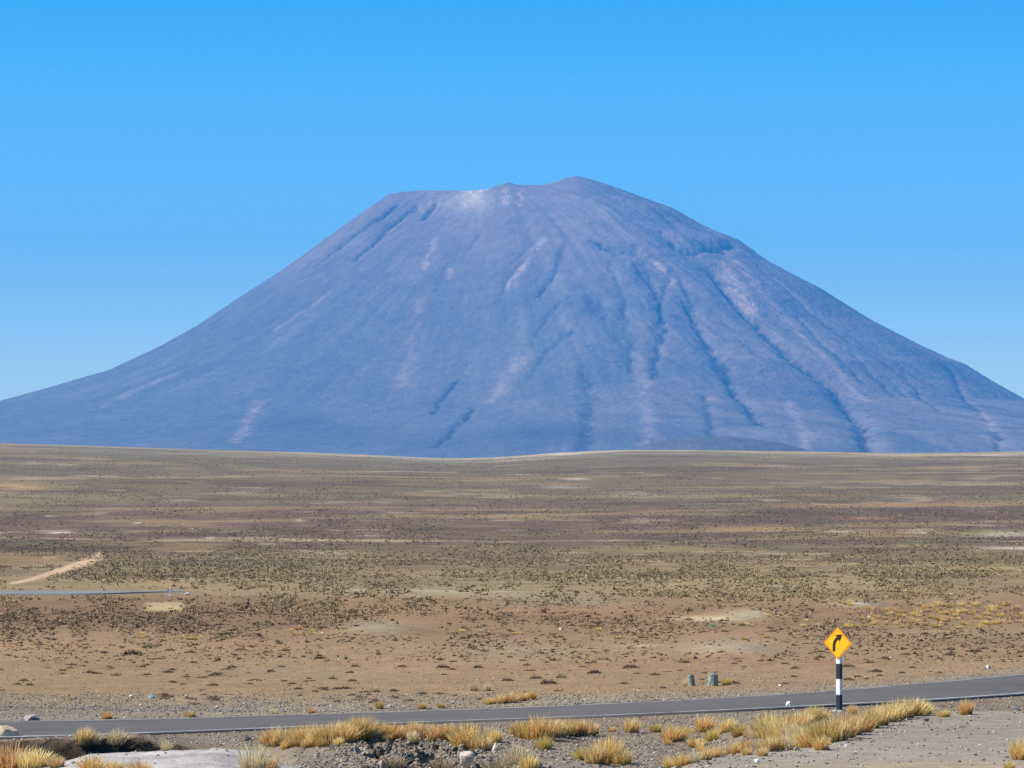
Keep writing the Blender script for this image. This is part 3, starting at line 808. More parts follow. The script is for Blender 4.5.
# --- dense rows
def row_of(pts, kinds, lb, n_extra=0):
    for i, (px, row, h) in enumerate(pts):
        grass(px, row, h, kinds[i % len(kinds)], lb, GR_N, random.uniform(.9, 1.15))
row_of([(263, 744, 9), (272, 745, 17), (281, 745, 20), (291, 745, 18), (300, 746, 20), (309, 745, 22), (318, 745, 20), (327, 744, 21), (336, 743, 22), (345, 742, 19), (353, 741, 21), (360, 740, 23), (367, 739, 14), (286, 749, 10), (306, 748, 10), (322, 747, 10), (338, 746, 9)],
       ['gold', 'orange', 'gold', 'green'], 'golden tuft in the long dense row between pale mound and lava rocks')
row_of([(517, 735, 14), (525, 738, 17), (533, 739, 18), (541, 740, 26), (549, 738, 19), (557, 737, 18), (565, 736, 17), (573, 735, 17), (580, 735, 15), (588, 735, 16), (594, 734, 11)],
       ['gold', 'green', 'orange', 'orange', 'gold'], 'golden tuft in the dense row at the centre just below the white road line')
row_of([(670, 768, 12), (682, 766, 13), (693, 763, 13), (705, 760, 13), (716, 757, 11), (727, 755, 13), (738, 753, 12), (748, 751, 13), (758, 751, 14), (768, 751, 15), (777, 750, 17), (786, 750, 14)],
       ['gold', 'orange', 'pale'], 'short golden tuft in the low line climbing the left edge of the lay by')
row_of([(764, 735, 22), (771, 738, 26), (778, 740, 24), (786, 736, 22), (794, 732, 20), (802, 728, 17), (811, 723, 17), (818, 721, 15), (784, 745, 22), (795, 742, 17)],
       ['orange', 'gold', 'gold', 'green'], 'bushy golden tuft in the clump left of the road sign')
row_of([(799, 747, 15), (808, 747, 22), (816, 746, 24), (825, 744, 26), (834, 742, 26), (843, 738, 24), (852, 735, 22), (861, 732, 21), (870, 729, 21), (878, 726, 20), (886, 722, 19), (894, 720, 19), (902, 718, 20), (910, 716, 19), (918, 715, 17), (926, 714, 10), (847, 730, 18), (865, 725, 14)],
       ['orange', 'gold', 'orange', 'green', 'gold'], 'golden orange tuft in the thick hedge like row right below the road sign')
fill = []
for i in range(20):
    t = random.random(); fill.append((665 + 100 * t + random.uniform(-6, 6), 738 + 8 * t + random.uniform(-9, 12), random.uniform(5, 10)))
row_of(fill, ['pale', 'gold', 'orange'], 'small straw tuft scattered among the bigger ones of the spreading slope group')
fill = [(random.uniform(770, 850), random.uniform(736, 752), random.uniform(12, 20)) for i in range(12)]
row_of(fill, ['pale', 'gold', 'orange'], 'straw tuft filling the gap between the sign clump and the hedge like row')
fill = [(random.uniform(380, 500), random.uniform(736, 742), random.uniform(7, 14)) for i in range(9)]
row_of(fill, ['gold', 'orange', 'pale'], 'short straw tuft along the top edge of the rocky centre bank')
# --- far verge
for px, row, h, k, lb, w in [
    (107, 719, 8, 'orange', 'golden tuft on the far verge near the left edge, right of the grey boulder', 1.2),
    (190, 717, 7, 'gold', 'faint golden tuft on the far verge, second from the left', 1.5),
    (273, 714, 6, 'pale', 'faint pale tuft on the far verge above the left end of the golden row', 1.3),
    (311, 713, 5, 'orange', 'tiny orange tuft on the far verge above the middle of the golden row', 1.3),
    (380, 709, 9, 'green', 'olive green tuft on the far verge left of centre', .8),
    (422, 709, 8, 'gold', 'golden tuft on the far verge, left of a smaller one', 1.1),
    (441, 708.5, 6, 'green', 'yellowish smaller tuft on the far verge right of the golden one', 1.1),
    (473, 691, 11, 'pale', 'upright pale yellow tuft set back beyond the road, left one of two', .7),
    (487, 691, 9, 'pale', 'upright faded tuft set back beyond the road, right one of two', .8),
    (489, 704, 7, 'gold', 'low tuft at the left end of the clump on the far verge', 1.6),
    (500, 703.5, 10, 'gold', 'pale golden tuft in the clump on the far verge, second from left', 1.1),
    (510, 703, 11, 'gold', 'golden tuft in the middle of the clump on the far verge', 1.1),
    (521, 701, 10, 'orange', 'golden tuft in the clump on the far verge, second from right', 1.1),
    (531, 699.5, 10, 'orange', 'orange tuft at the right end of the clump on the far verge', .9),
    (726, 685, 8, 'green', 'yellow green tuft right behind the wider concrete stub', 1.1),
    (686, 686, 9, 'pale', 'pale tuft just left of the narrow concrete stub', .7),
]:
    grass(px, row, h, k, lb, GR_F, w)
# --- small tufts on the plain
def plain_tufts(region, n, x0, x1, y0, y1, h0, h1, label, kind='small'):
    for i in range(n):
        px = random.uniform(x0, x1); row = random.uniform(y0, y1)
        x, y, z = ground_pt(px, row, 112)
        h = random.uniform(h0, h1) * y / F
        o = link('grass_tuft', random.choice(TM[kind]))
        s = h / .40; o.location = (x, y, z - .01); w = random.uniform(.7, 1.15) * s; o.scale = (w, w, s); o.rotation_euler = (0, 0, random.uniform(0, 6))
        tag(o, label, 'grass tuft', GR_P)
plain_tufts('r', 105, 846, 1026, 604, 629, 3.5, 6.5, 'small golden tuft in the yellow patch at right above the road sign')
plain_tufts('r', 10, 742, 846, 612, 628, 3, 5, 'small yellow tuft along the foot of the pale low mound left of the sign')
plain_tufts('l', 13, 140, 222, 634, 640, 3, 5, 'small yellow tuft in the thin line at left below the dark shrub belt')
plain_tufts('l', 9, 290, 345, 629, 637, 3, 5.5, 'small yellow tuft left of the grey gravel mound on the plain')
plain_tufts('l', 5, 460, 520, 632, 640, 3, 4.5, 'small yellow tuft right of the grey gravel mound on the plain')
for px, row, lb in [(617, 639, 'bright yellow tuft alone on the soil above the white stone'), (745, 640, 'yellow tuft beside the right end of the stony mound'),
                    (767, 638, 'olive yellow tuft right of the stony mound'), (598, 631, 'faint yellow tuft up left of the bright yellow one')]:
    x, y, z = ground_pt(px, row, 112); o = link('grass_tuft', TM['small'][1]); s = 5 * y / F / .4
    o.location = (x, y, z - .01); o.scale = (s * 1.1, s * 1.1, s); tag(o, lb, 'grass tuft', GR_P)

# ------------------------------------------------------------------ shrubs on the bare soil
def shrub_obj(px, row, wpx, kind, label):
    x, y, z = ground_pt(px, row, 112)
    s = 1.2 * wpx * y / F / .48
    o = link('cushion_shrub', random.choice(SM[kind]))
    o.location = (x, y, z); o.scale = (s, s * random.uniform(.9, 1.5), s * random.uniform(.75, 1.05)); o.rotation_euler = (0, 0, random.uniform(-.4, .4))
    tag(o, label, 'shrub', 'low dark cushion shrubs on the bare soil beyond the road')
SZ = [(0, 110, 'low dark cushion shrub on the bare soil above the grey boulder at far left'),
      (110, 250, 'low dark cushion shrub at left between the thin yellow line and the road'),
      (250, 345, 'low dark cushion shrub on the bare soil above the long golden row'),
      (345, 460, 'low dark cushion shrub on the bare soil below the grey gravel mound'),
      (460, 560, 'low dark cushion shrub on the soil around the two upright pale tufts'),
      (560, 670, 'low dark cushion shrub on the soil left of the two concrete stubs'),
      (670, 790, 'low dark cushion shrub on the soil around and above the two concrete stubs'),
      (790, 880, 'low dark cushion shrub on the soil behind the road sign'),
      (880, 1025, 'low dark cushion shrub on the soil at right beyond the road')]
def zone_label(px):
    for a, b, l in SZ:
        if a <= px < b: return l
    return SZ[-1][2]
known = [(148, 648, 12), (104, 653, 8), (170, 651, 9), (132, 655, 16), (142, 667, 8), (97, 674, 9), (116, 676, 8), (147, 675, 8), (168, 673, 9), (215, 676, 12), (213, 686, 10), (24, 681, 8), (90, 673, 10),
         (190, 653, 10), (240, 650, 8), (232, 668, 9), (292, 684, 8), (285, 651, 9), (320, 659, 10), (350, 673, 7), (355, 667, 8), (376, 692, 8), (345, 689, 9), (402, 667, 9), (440, 660, 8), (444, 675, 6), (454, 662, 6),
         (443, 668, 12), (478, 668, 9), (536, 679, 11), (548, 684, 15), (561, 678, 10), (595, 673, 10), (508, 681, 10), (523, 661, 7), (630, 668, 14), (594, 674, 11), (637, 674, 7), (655, 675, 9), (624, 684, 8), (685, 663, 9),
         (725, 632, 7), (689, 620, 9), (742, 626, 7), (785, 664, 7), (795, 669, 8), (848, 667, 11), (848, 680, 9), (876, 672, 11), (885, 659, 9), (912, 668, 6), (906, 655, 9), (950, 650, 10), (975, 652, 11), (950, 655, 8), (785, 684, 7),
         (870, 663, 8), (830, 650, 10), (820, 658, 9), (794, 677, 6), (770, 661, 5), (702, 680, 5)]
NSH = 0
for px, row, w in known:
    shrub_obj(px, row, w, 'dark' if random.random() < .75 else 'olive', zone_label(px)); NSH += 1
placed = []
while NSH < 292:
    px = random.uniform(-30, 1050); row = 636 + 72 * random.random() ** 1.1
    if 560 < px < 800 and random.random() < .5: continue
    rf = np.interp(px, [0, 256, 600, 838, 1024], [713, 708, 696, 682, 666])
    if row > rf: continue
    if fbm(np.array([px / 70]), np.array([row / 22]), 77, 2)[0] < -.12: continue
    w = random.uniform(3.5, 8) * (.6 + (row - 636) / 110)
    k = 'red' if (row > 690 and px < 260) else random.choice(['dark', 'dark', 'olive', 'red'])
    shrub_obj(px, row, w * (1.2 if k == 'red' else 1), k, zone_label(min(max(px, 0), 1024))); NSH += 1

# pale green cushion plant
x, y, z = ground_pt(712, 627, 112)
me = shrub_mesh('cushion_plant_mesh', 500, .26, .2, ((.20, .33, .16), (.34, .46, .28)), 3, .05)
o = link('cushion_plant', me, None, None, (x, y, z)); o.scale = (.85, .85, .9)
tag(o, 'small pale green cushion plant just below the pale low mound', 'plant')

# ------------------------------------------------------------------ uncountable cover
def batch(name, protoV, protoF, P, SX, SZv, RZ, Cc, mat, jitter=.15):
    n = len(P); k = len(protoV); m = len(protoF)
    c, s = np.cos(RZ), np.sin(RZ)
    V = np.repeat(protoV[None], n, 0) * (1 + RNG.uniform(-jitter, jitter, (n, k, 1)))
    x = V[..., 0] * SX[:, None]; y = V[..., 1] * SX[:, None]; zz = V[..., 2] * SZv[:, None]
    W = np.stack([x * c[:, None] - y * s[:, None] + P[:, None, 0], x * s[:, None] + y * c[:, None] + P[:, None, 1], zz + P[:, None, 2]], -1).reshape(-1, 3)
    Fc = (protoF[None] + (np.arange(n) * k)[:, None, None]).reshape(-1, 3)
    C = np.repeat(Cc[:, None], k, 1).reshape(-1, 3)
    return new_mesh(name, W, Fc, False, C)

def scatter_px(n, x0, x1, y0, y1, dens, ymin=112):
    """random ground points, spread evenly over what the lens sees, thinned by dens(px,row)"""
    Ys = np.exp(np.linspace(math.log(ymin), math.log(4700), 2600))
    pxs = np.linspace(x0, x1, 160)
    rowsT = []
    for p in pxs:
        X = (p - 512) / F * Ys
        r = YH + (EZ - height(X, Ys)) / Ys * F
        rowsT.append(np.minimum.accumulate(r))
    rowsT = np.array(rowsT)
    px = RNG.uniform(x0, x1, n); row = RNG.uniform(y0, y1, n)
    keep = RNG.uniform(0, 1, n) < dens(px, row)
    px = px[keep]; row = row[keep]
    j = np.clip(((px - x0) / (x1 - x0) * 159).round().astype(int), 0, 159)
    Y = np.empty(len(px))
    for q in range(160):
        m = j == q
        if m.any():
            Y[m] = np.interp(-row[m], -rowsT[q], Ys)
    ok = Y < 4680
    px, row, Y = px[ok], row[ok], Y[ok]
    Y = Y * (1 + RNG.uniform(-.01, .01, len(Y)))
    X = (px - 512) / F * Y
    z = height(X, Y)
    return px, row, X, Y, z

pxm, pym = -260, 1290
def dens_scrub(px, row):
    n = fbm(px / 60, row / 9, 201, 3); n2 = fbm(px / 16, row / 4, 203, 3)
    d = np.interp(row, [447, 455, 470, 500, 530, 555, 575, 596, 606, 628, 640, 660], [.2, .5, .75, .75, .7, .8, .85, .8, .85, .72, .17, .12])
    n0 = fbm(px / 150 + 4, row / 16, 207, 3)
    d = d * np.clip(.85 + 1.5 * n + 1.5 * n2 + 1.2 * n0, .05, 1.9)
    left = 1 - sstep(250, 560, px)
    d = np.where((row > 603) & (row < 634), d * (left + (1 - left) * .5), d)
    d = d * (1 - .95 * np.exp(-np.abs((px - 165) / 20) ** 8 - np.abs((row - 606.5) / 4.5) ** 8))
    d = d * (1 - np.exp(-((px - 55) / 45) ** 4 - (np.abs(row - (583.5 - 27 * np.clip((px - 10) / 90, 0, 1) ** 1.25)) / (1.5 + 3.4 * np.clip((px - 10) / 90, 0, 1))) ** 4))
    for cx, cy, wx, wy in ((840, 531.5, 18, 1.4), (1000, 534, 36, 2.6), (1015, 548, 36, 2), (60, 532.5, 14, 1.5), (885, 504.5, 120, 1.8), (10, 487, 42, 5), (990, 455, 24, 2), (575, 479, 14, 1.6), (745, 528.5, 44, 2.4), (25, 559, 36, 3)):
        d = d * (1 - .9 * np.exp(-((px - cx) / wx) ** 4 - ((row - cy) / wy) ** 4))
    for cx, cy, wx, wy in ((720, 617, 40, 4), (378, 627, 32, 5), (856, 605, 22, 3), (735, 648, 45, 6)):
        d = d * (1 - .85 * np.exp(-((px - cx) / wx) ** 2 - ((row - cy) / wy) ** 2))
    r2 = road2_rows(px)
    d = np.where((np.abs(row - r2 + .5) < 3.2) & (px < 196), 0, d)
    return np.clip(d, 0, 1)

# proto: a ragged low bush of 14 faces
def bush_proto(seed, k=7):
    rg = np.random.default_rng(seed); V = []; Fc = []
    for i in range(k):
        a = 2 * math.pi * i / k + rg.uniform(-.3, .3); r0 = rg.uniform(.15, .5); h = rg.uniform(.5, 1.0) * (1.1 - r0)
        cx, cy = math.cos(a) * r0, math.sin(a) * r0
        b = a + rg.uniform(-1.2, 1.2); w = rg.uniform(.22, .36)
        V += [(cx - math.sin(b) * w, cy + math.cos(b) * w, -.08), (cx + math.sin(b) * w, cy - math.cos(b) * w, -.08), (cx * 1.15, cy * 1.15, h)]
        Fc.append((3 * i, 3 * i + 1, 3 * i + 2))
    return np.array(V), np.array(Fc)

def scrub(name, n, y0, y1, smul, label, seed):
    px, row, X, Y, z = scatter_px(n, pxm, pym, y0, y1, dens_scrub, 125)
    m = len(px)
    pal = np.array([(.10, .055, .034), (.17, .10, .06), (.19, .14, .065), (.31, .225, .11), (.47, .34, .16), (.25, .175, .115)])
    # choice of plant follows the belts seen on the plain
    wd = np.stack([np.interp(row, [450, 500, 545, 560, 600, 610, 635, 660], [1, 1.4, 1.8, 1, .8, 2.6, 2, 2]), np.interp(row, [450, 500, 545, 560, 600, 610, 640], [1, 1.6, 2, 1, 1, 2.2, 2]),
                   np.interp(row, [450, 480, 520, 560, 600, 640], [2, 2, 1, 1.6, 2, 1]), np.interp(row, [450, 480, 520, 560, 600, 640], [1.8, 1.6, .6, 1.8, 1.8, .5]),
                   np.interp(row, [450, 480, 520, 560, 600, 620, 640], [.5, .6, .3, 1.2, 1.0, .3, .15]), np.interp(row, [450, 520, 600], [1, 1, 1])], 1)
    rightg = sstep(820, 900, px) * np.exp(-((row - 612) / 12) ** 2); wd[:, 4] += 2.5 * rightg; wd[:, 0] *= (1 - .6 * rightg)
    cum = np.cumsum(wd / wd.sum(1, keepdims=True), 1)
    ch = (RNG.uniform(0, 1, m)[:, None] > cum).sum(1).clip(0, 5)
    C = pal[ch] * RNG.uniform(.75, 1.3, (m, 1))
    sz = np.interp(Y, [120, 200, 300, 600, 1500, 4000], [.10, .14, .20, .25, .40, .72]) * np.exp(RNG.normal(-.05, .42, m)).clip(.35, 2.3) * smul
    hz = sz * np.where(ch >= 3, .85, .55) * RNG.uniform(.7, 1.2, m)
    pv, pf = bush_proto(seed)
    me = batch(name, pv, pf, np.stack([X, Y, z], 1), sz, hz, RNG.uniform(0, 6.28, m), C, M_stuff, .25)
    o = link(name, me, M_stuff); tag(o, label, 'scrub', None, 'stuff')
scrub('scrub', 78000, 575, 662, 1.0, 'dark and olive scrub speckling the middle of the plain', 1)
scrub('scrub', 150000, 447, 578, 1.0, 'fine olive and brown scrub covering the far plain up to the volcano', 2)

# gravel and stones too many to count
def gravel(name, n, x0, x1, y0, y1, size, pal, label, dens, ymin=56, sub=1):
    Ys = np.exp(np.linspace(math.log(ymin), math.log(260), 2600)); pxs = np.linspace(x0, x1, 200)
    pv, pf = ico(1 if sub == 1 else 2)
    # straight from the 20-face ball
    import bmesh
    bm = bmesh.new(); bmesh.ops.create_icosphere(bm, subdivisions=1, radius=1)
    pv = np.array([v.co[:] for v in bm.verts]); pf = np.array([[v.index for v in f.verts] for f in bm.faces]); bm.free()
    px = RNG.uniform(x0, x1, n); row = RNG.uniform(y0, y1, n)
    keep = RNG.uniform(0, 1, n) < dens(px, row); px = px[keep]; row = row[keep]
    T = []
    for p in pxs:
        X = (p - 512) / F * Ys; T.append(np.minimum.accumulate(YH + (EZ - height(X, Ys)) / Ys * F))
    j = np.clip(((px - x0) / (x1 - x0) * 199).round().astype(int), 0, 199); Y = np.empty(len(px))
    for q in range(200):
        m = j == q
        if m.any(): Y[m] = np.interp(-row[m], -T[q], Ys)
    X = (px - 512) / F * Y; Y = Y + RNG.uniform(-.3, .3, len(Y))
    Yn, hn, Yf, hf = road_at(px); off = (Y < Yn - .15) | (Y > Yf + .15); X, Y, px, row = X[off], Y[off], px[off], row[off]
    z = height(X, Y); m = len(X)
    sz = size * np.exp(RNG.normal(0, .42, m)).clip(.35, 1.9)
    C = np.array(pal)[RNG.integers(0, len(pal), m)] * RNG.uniform(.75, 1.25, (m, 1))
    me = batch(name, pv, pf, np.stack([X, Y, z + sz * .2], 1), sz, sz * .7, RNG.uniform(0, 6.28, m), C, M_stuff, .28)
    o = link(name, me, M_rock); tag(o, label, 'gravel', None, 'stuff')
GP = [(.25, .22, .185), (.32, .28, .235), (.19, .165, .14), (.40, .35, .29), (.10, .085, .075), (.29, .235, .18)]
def d_near(px, row):
    Yn, hn, Yf, hf = road_at(px)
    lip = np.interp(px, [560, 640, 740, 820, 870, 920, 1024, 1300], [775, 768, 752, 740, 728, 716, 704, 690])
    d = np.where((px > 560) & (row > lip + 3), .10 + .5 * np.exp(-((row - lip) / 12) ** 2), 1.0)
    d = np.where((px < 290) & (row > 749), .05, d)
    d = np.where((px < 215) & (row > np.interp(px, [0, 130, 170, 212], [740, 735.5, 741, 750])), .03, d)
    return d * (.45 + .75 * (fbm(px / 40, row / 12, 301, 3) + .35).clip(0, 1)) 
gravel('gravel', 34000, -120, 1150, 694, 775, .026, GP, 'grey gravel spread over the banks and verge in front of the road', d_near)
gravel('gravel', 9000, 330, 560, 728, 772, .03, [(.28, .225, .17), (.33, .27, .205), (.14, .115, .09), (.37, .31, .24)], 'rubble of broken lava lying on the centre bank', lambda px, row: np.exp(-((px - 430) / 70) ** 2))
def d_far(px, row):
    rf = np.interp(px, [0, 256, 600, 838, 1024], [716, 711, 699, 685, 669])
    return .22 + .7 * np.exp(-((rf - row) / 9).clip(-1, 9) ** 2) + .25 * (fbm(px / 60, row / 16, 303, 3))
gravel('gravel', 42000, -120, 1150, 634, 719, .022, [(.27, .21, .155), (.33, .265, .20), (.19, .14, .105), (.40, .33, .26), (.12, .09, .07), (.24, .19, .14)], 'pebbles strewn over the bare soil beyond the road', d_far, 112)

# ------------------------------------------------------------------ single stones
def stone(px, row, wpx, hpx, col, label, cat='stone', seed=1, group=None, name='stone', rz=0, sink=.25, yd=1., ymin=56):
    x, y, z = ground_pt(px, row, ymin)
    w = wpx * y / F / 2; h = hpx * y / F / (2 - 2 * sink)
    o = link(name, rock_mesh('stone_mesh', seed, col, flat=1))
    o.scale = (w * 1.1, w * yd * 1.1, h * 1.12); o.location = (x, y, z + h * (1 - 2 * sink)); o.rotation_euler = (0, 0, rz)
    tag(o, label, cat, group); return o
stone(8, 738, 26, 14, (.52, .40, .27), 'tan boulder at the left edge beside the near side of the road', 'boulder', 3, name='boulder')
stone(30, 721, 19, 8, (.34, .30, .27), 'low grey boulder on the far verge near the left edge', 'boulder', 4, name='boulder', ymin=107)
stone(466, 771, 22, 16, (.50, .42, .33), 'tan boulder at the bottom edge left of centre', 'boulder', 5, name='boulder')
stone(496, 752, 8, 11, (.62, .50, .38), 'upright pale pinkish stone right of the lava rocks', 'stone', 6)
stone(421.5, 737, 5, 5, (.75, .74, .72), 'small white stone among the tufts above the lava rocks', 'stone', 7)
stone(430, 739.5, 6, 4, (.62, .50, .34), 'small yellowish stone right of the white one above the lava rocks', 'stone', 17)
stone(788.5, 708, 7, 7, (.85, .82, .80), 'white painted stone at the near edge of the road left of the sign', 'stone', 27, sink=.15)
stone(756.5, 763, 6, 4, (.82, .80, .80), 'white stone on the gravel lay by near the bottom edge', 'stone', 9)
stone(846, 747, 4, 3, (.62, .60, .58), 'small pale stone on the lay by below the hedge like grass row', 'stone', 10)
stone(798, 744.5, 14, 5, (.44, .40, .36), 'flat grey slab at the front foot of the grass below the sign', 'stone', 11)
stone(926, 721.5, 8, 4, (.20, .19, .19), 'dark stone on the lay by right of the thick grass row', 'stone', 12)
stone(840, 745, 6, 3.5, (.30, .28, .26), 'dull grey stone left of the small pale one on the lay by', 'stone', 18)
stone(970, 717, 3.5, 2.5, (.78, .74, .70), 'tiny white stone right below the round orange tuft', 'stone', 13)
stone(1017, 711, 8, 4, (.16, .15, .15), 'dark stone near the right edge between the road and the lay by', 'stone', 14)
stone(274, 746, 10, 9, (.075, .07, .07), 'dark lava stone at the left foot of the long golden row', 'stone', 15)
stone(248, 741, 12, 6, (.10, .095, .09), 'dark stone left of the long golden row, behind the leaning tuft', 'stone', 16)
stone(270, 742, 5, 4, (.5, .46, .42), 'pale stone beside the dark lava stone left of the long golden row', 'stone', 19)
for i, (px, row, w, lb) in enumerate([(639, 692.5, 5.5, 'white stone on the far verge left of the two concrete stubs'), (186, 698, 7, 'white stone on the soil at left, in the reddish shrub belt'),
        (131, 697, 5, 'white stone on the soil at left, left of the bluish scrap'), (74, 698, 4, 'pale stone on the soil near the left edge'), (141, 706, 4, 'cream stone just beyond the road at left, below the bluish scrap'),
        (339, 659.5, 3.5, 'pinkish white stone on the soil below the grey gravel mound'), (322, 634, 4, 'cream stone at the left foot of the grey gravel mound'), (482, 632, 5, 'white stone in the middle of the plain left of centre'),
        (561, 630, 5, 'white stone in the middle of the plain right of centre'), (518, 611, 4, 'tiny white stone among the scrub at the centre'), (606, 629, 3.5, 'pale stone left of the lone bright yellow tuft'),
        (700, 650, 3, 'small pale stone left of the stony mound'), (780, 686, 4, 'white stone on the far verge between the stubs and the sign'), (890, 658.5, 3, 'white stone beside a dark shrub right of the sign'),
        (331, 707, 5, 'orange tinted pale stone on the far verge above the golden row'), (713, 662, 3, 'tiny white stone above the wider concrete stub'), (989, 669, 8, 'long pale stone near the right edge just beyond the road'),
        (390, 707.5, 6, 'pinkish stone on the far verge right of the olive green tuft'), (580, 637, 3, 'tiny pale stone on the plain left of the pale streak'), (672, 648, 5, 'pale pinkish stone at the right end of the pale streak')]):
    w *= .8; stone(px, row, w, w * (.62 if w < 7.5 else .35), (.60, .52, .43), lb, 'stone', 30 + i, 'pale stones on the soil beyond the road', ymin=108)
# bluish scrap lying on the soil
stone(151, 698.5, 7, 4, (.22, .34, .34), 'crumpled pale blue scrap of litter on the soil at left', 'litter', 61, name='litter', ymin=108)
# dark lava rocks in the bank
lava = [(332, 750, 11, 12), (346, 762, 12, 9), (357, 756, 14, 13), (371, 750, 12, 11), (379, 758, 15, 14), (390, 744, 11, 9), (383, 768, 14, 11), (366, 771, 15, 10), (350, 775, 14, 10), (402, 755, 9, 8), (415, 752, 9, 9), (412, 764, 10, 8),
        (427, 748, 12, 8), (423, 758, 9, 7), (437, 754, 9, 7), (450, 741, 16, 10), (457, 746, 12, 7), (452, 765, 13, 11), (470, 754, 13, 9), (481, 758, 12, 8), (486, 751, 8, 6), (441, 772, 9, 7), (539, 767, 10, 8), (549, 770, 9, 7), (545, 741, 10, 4), (392, 765, 10, 8)]
for i, (px, row, w, h) in enumerate(lava):
    dk = random.choice([.05, .07, .16, .24, .28])
    lb = ('rough broken lava rock jutting from the left part of the centre bank' if px < 410 else
          'rough broken lava rock under the orange tufts of the centre bank' if px < 500 else 'rough lava rock on the gravel just right of the centre bank')
    w *= .72; h *= .62; stone(px, row, w, h, (dk * 1.12, dk * .92, dk * .72), lb, 'rock', 70 + i, 'dark lava rocks in the centre bank', name='lava_rock', rz=random.uniform(0, 3), sink=.38)

# ------------------------------------------------------------------ concrete stubs
def bevel_prism(pts2, z0, z1, inset=.0, jitter=0, seed=0):
    """vertical prism between two heights from an outline"""
    rg = np.random.default_rng(seed); n = len(pts2); V = []; Fc = []
    levels = [(z0, 1.0), (z0 + (z1 - z0) * .35, 1 - inset * .3), (z0 + (z1 - z0) * .8, 1 - inset * .8), (z1 - .04, 1 - inset), (z1, .82 - inset)]
    for z, s in levels:
        for (x, y) in pts2: V.append((x * s + rg.normal(0, jitter), y * s + rg.normal(0, jitter), z + rg.normal(0, jitter) * (z > z0)))
    for l in range(len(levels) - 1):
        for i in range(n):
            a = l * n + i; b = l * n + (i + 1) % n
            Fc.append((a, b, b + n)); Fc.append((a, b + n, a + n))
    c = len(V); V.append((0, 0, z1 + .01))
    for i in range(n): Fc.append(((len(levels) - 1) * n + i, (len(levels) - 1) * n + (i + 1) % n, c))
    return np.array(V), np.array(Fc)
def circle(r, n, ry=None):
    return [(math.cos(2 * math.pi * i / n) * r, math.sin(2 * math.pi * i / n) * (ry or r)) for i in range(n)]
for (px, row, w, h, lb, sd, lean) in [(691.5, 686, 8, 13, 'narrow leaning grey green concrete stub, left one of two beyond the road', 1, .12), (713, 686, 11, 15, 'wider grey green concrete stub with a stony top, right one of two beyond the road', 2, 0)]:
    x, y, z = ground_pt(px, row, 108); s = y / F
    e = empty('concrete_stub', (x, y, z), .3)
    V, Fc = bevel_prism(circle(w * s / 2, 14), -.12, h * s * .86, .14, .006, sd)
    V[:, 0] += lean * np.maximum(V[:, 2], 0) * -.6
    link('shaft', new_mesh('shaft', V, Fc, False), M_stub, e)
    tp = rock_mesh('broken_top_mesh', 90 + sd, (.15, .14, .13), sub=2)
    o = link('broken_top', tp, None, e, (-lean * h * s * .5, 0, h * s * .86)); o.scale = (w * s * .27, w * s * .27, h * s * .15)
    tag(e, lb, 'concrete post', 'concrete stubs beyond the road')

# ------------------------------------------------------------------ roadside marker by the far road
x, y, z = ground_pt(170, 593, 200); s = 265 / F
y = 264.6; x = (170 - 512) / F * y; z = gz(x, y)
e = empty('roadside_post', (x, y, z))
V, Fc = bevel_prism([(-.07, -.07), (.07, -.07), (.07, .07), (-.07, .07)], -.1, .66, .02)
link('shaft', new_mesh('post_shaft', V, Fc), M_post_w, e)
V, Fc = bevel_prism([(-.2, -.16), (.2, -.16), (.2, .16), (-.2, .16)], -.08, .09, .02)
link('footing', new_mesh('post_footing', V, Fc), M_conc, e)
tag(e, 'thin white post standing at the near edge of the far grey road at left', 'marker post')
x2 = (186 - 512) / F * 264.4
stone(187, 595, 8, 3, (.72, .70, .66), 'low white stone beside the far grey road right of the thin white post', 'stone', 99, ymin=200)

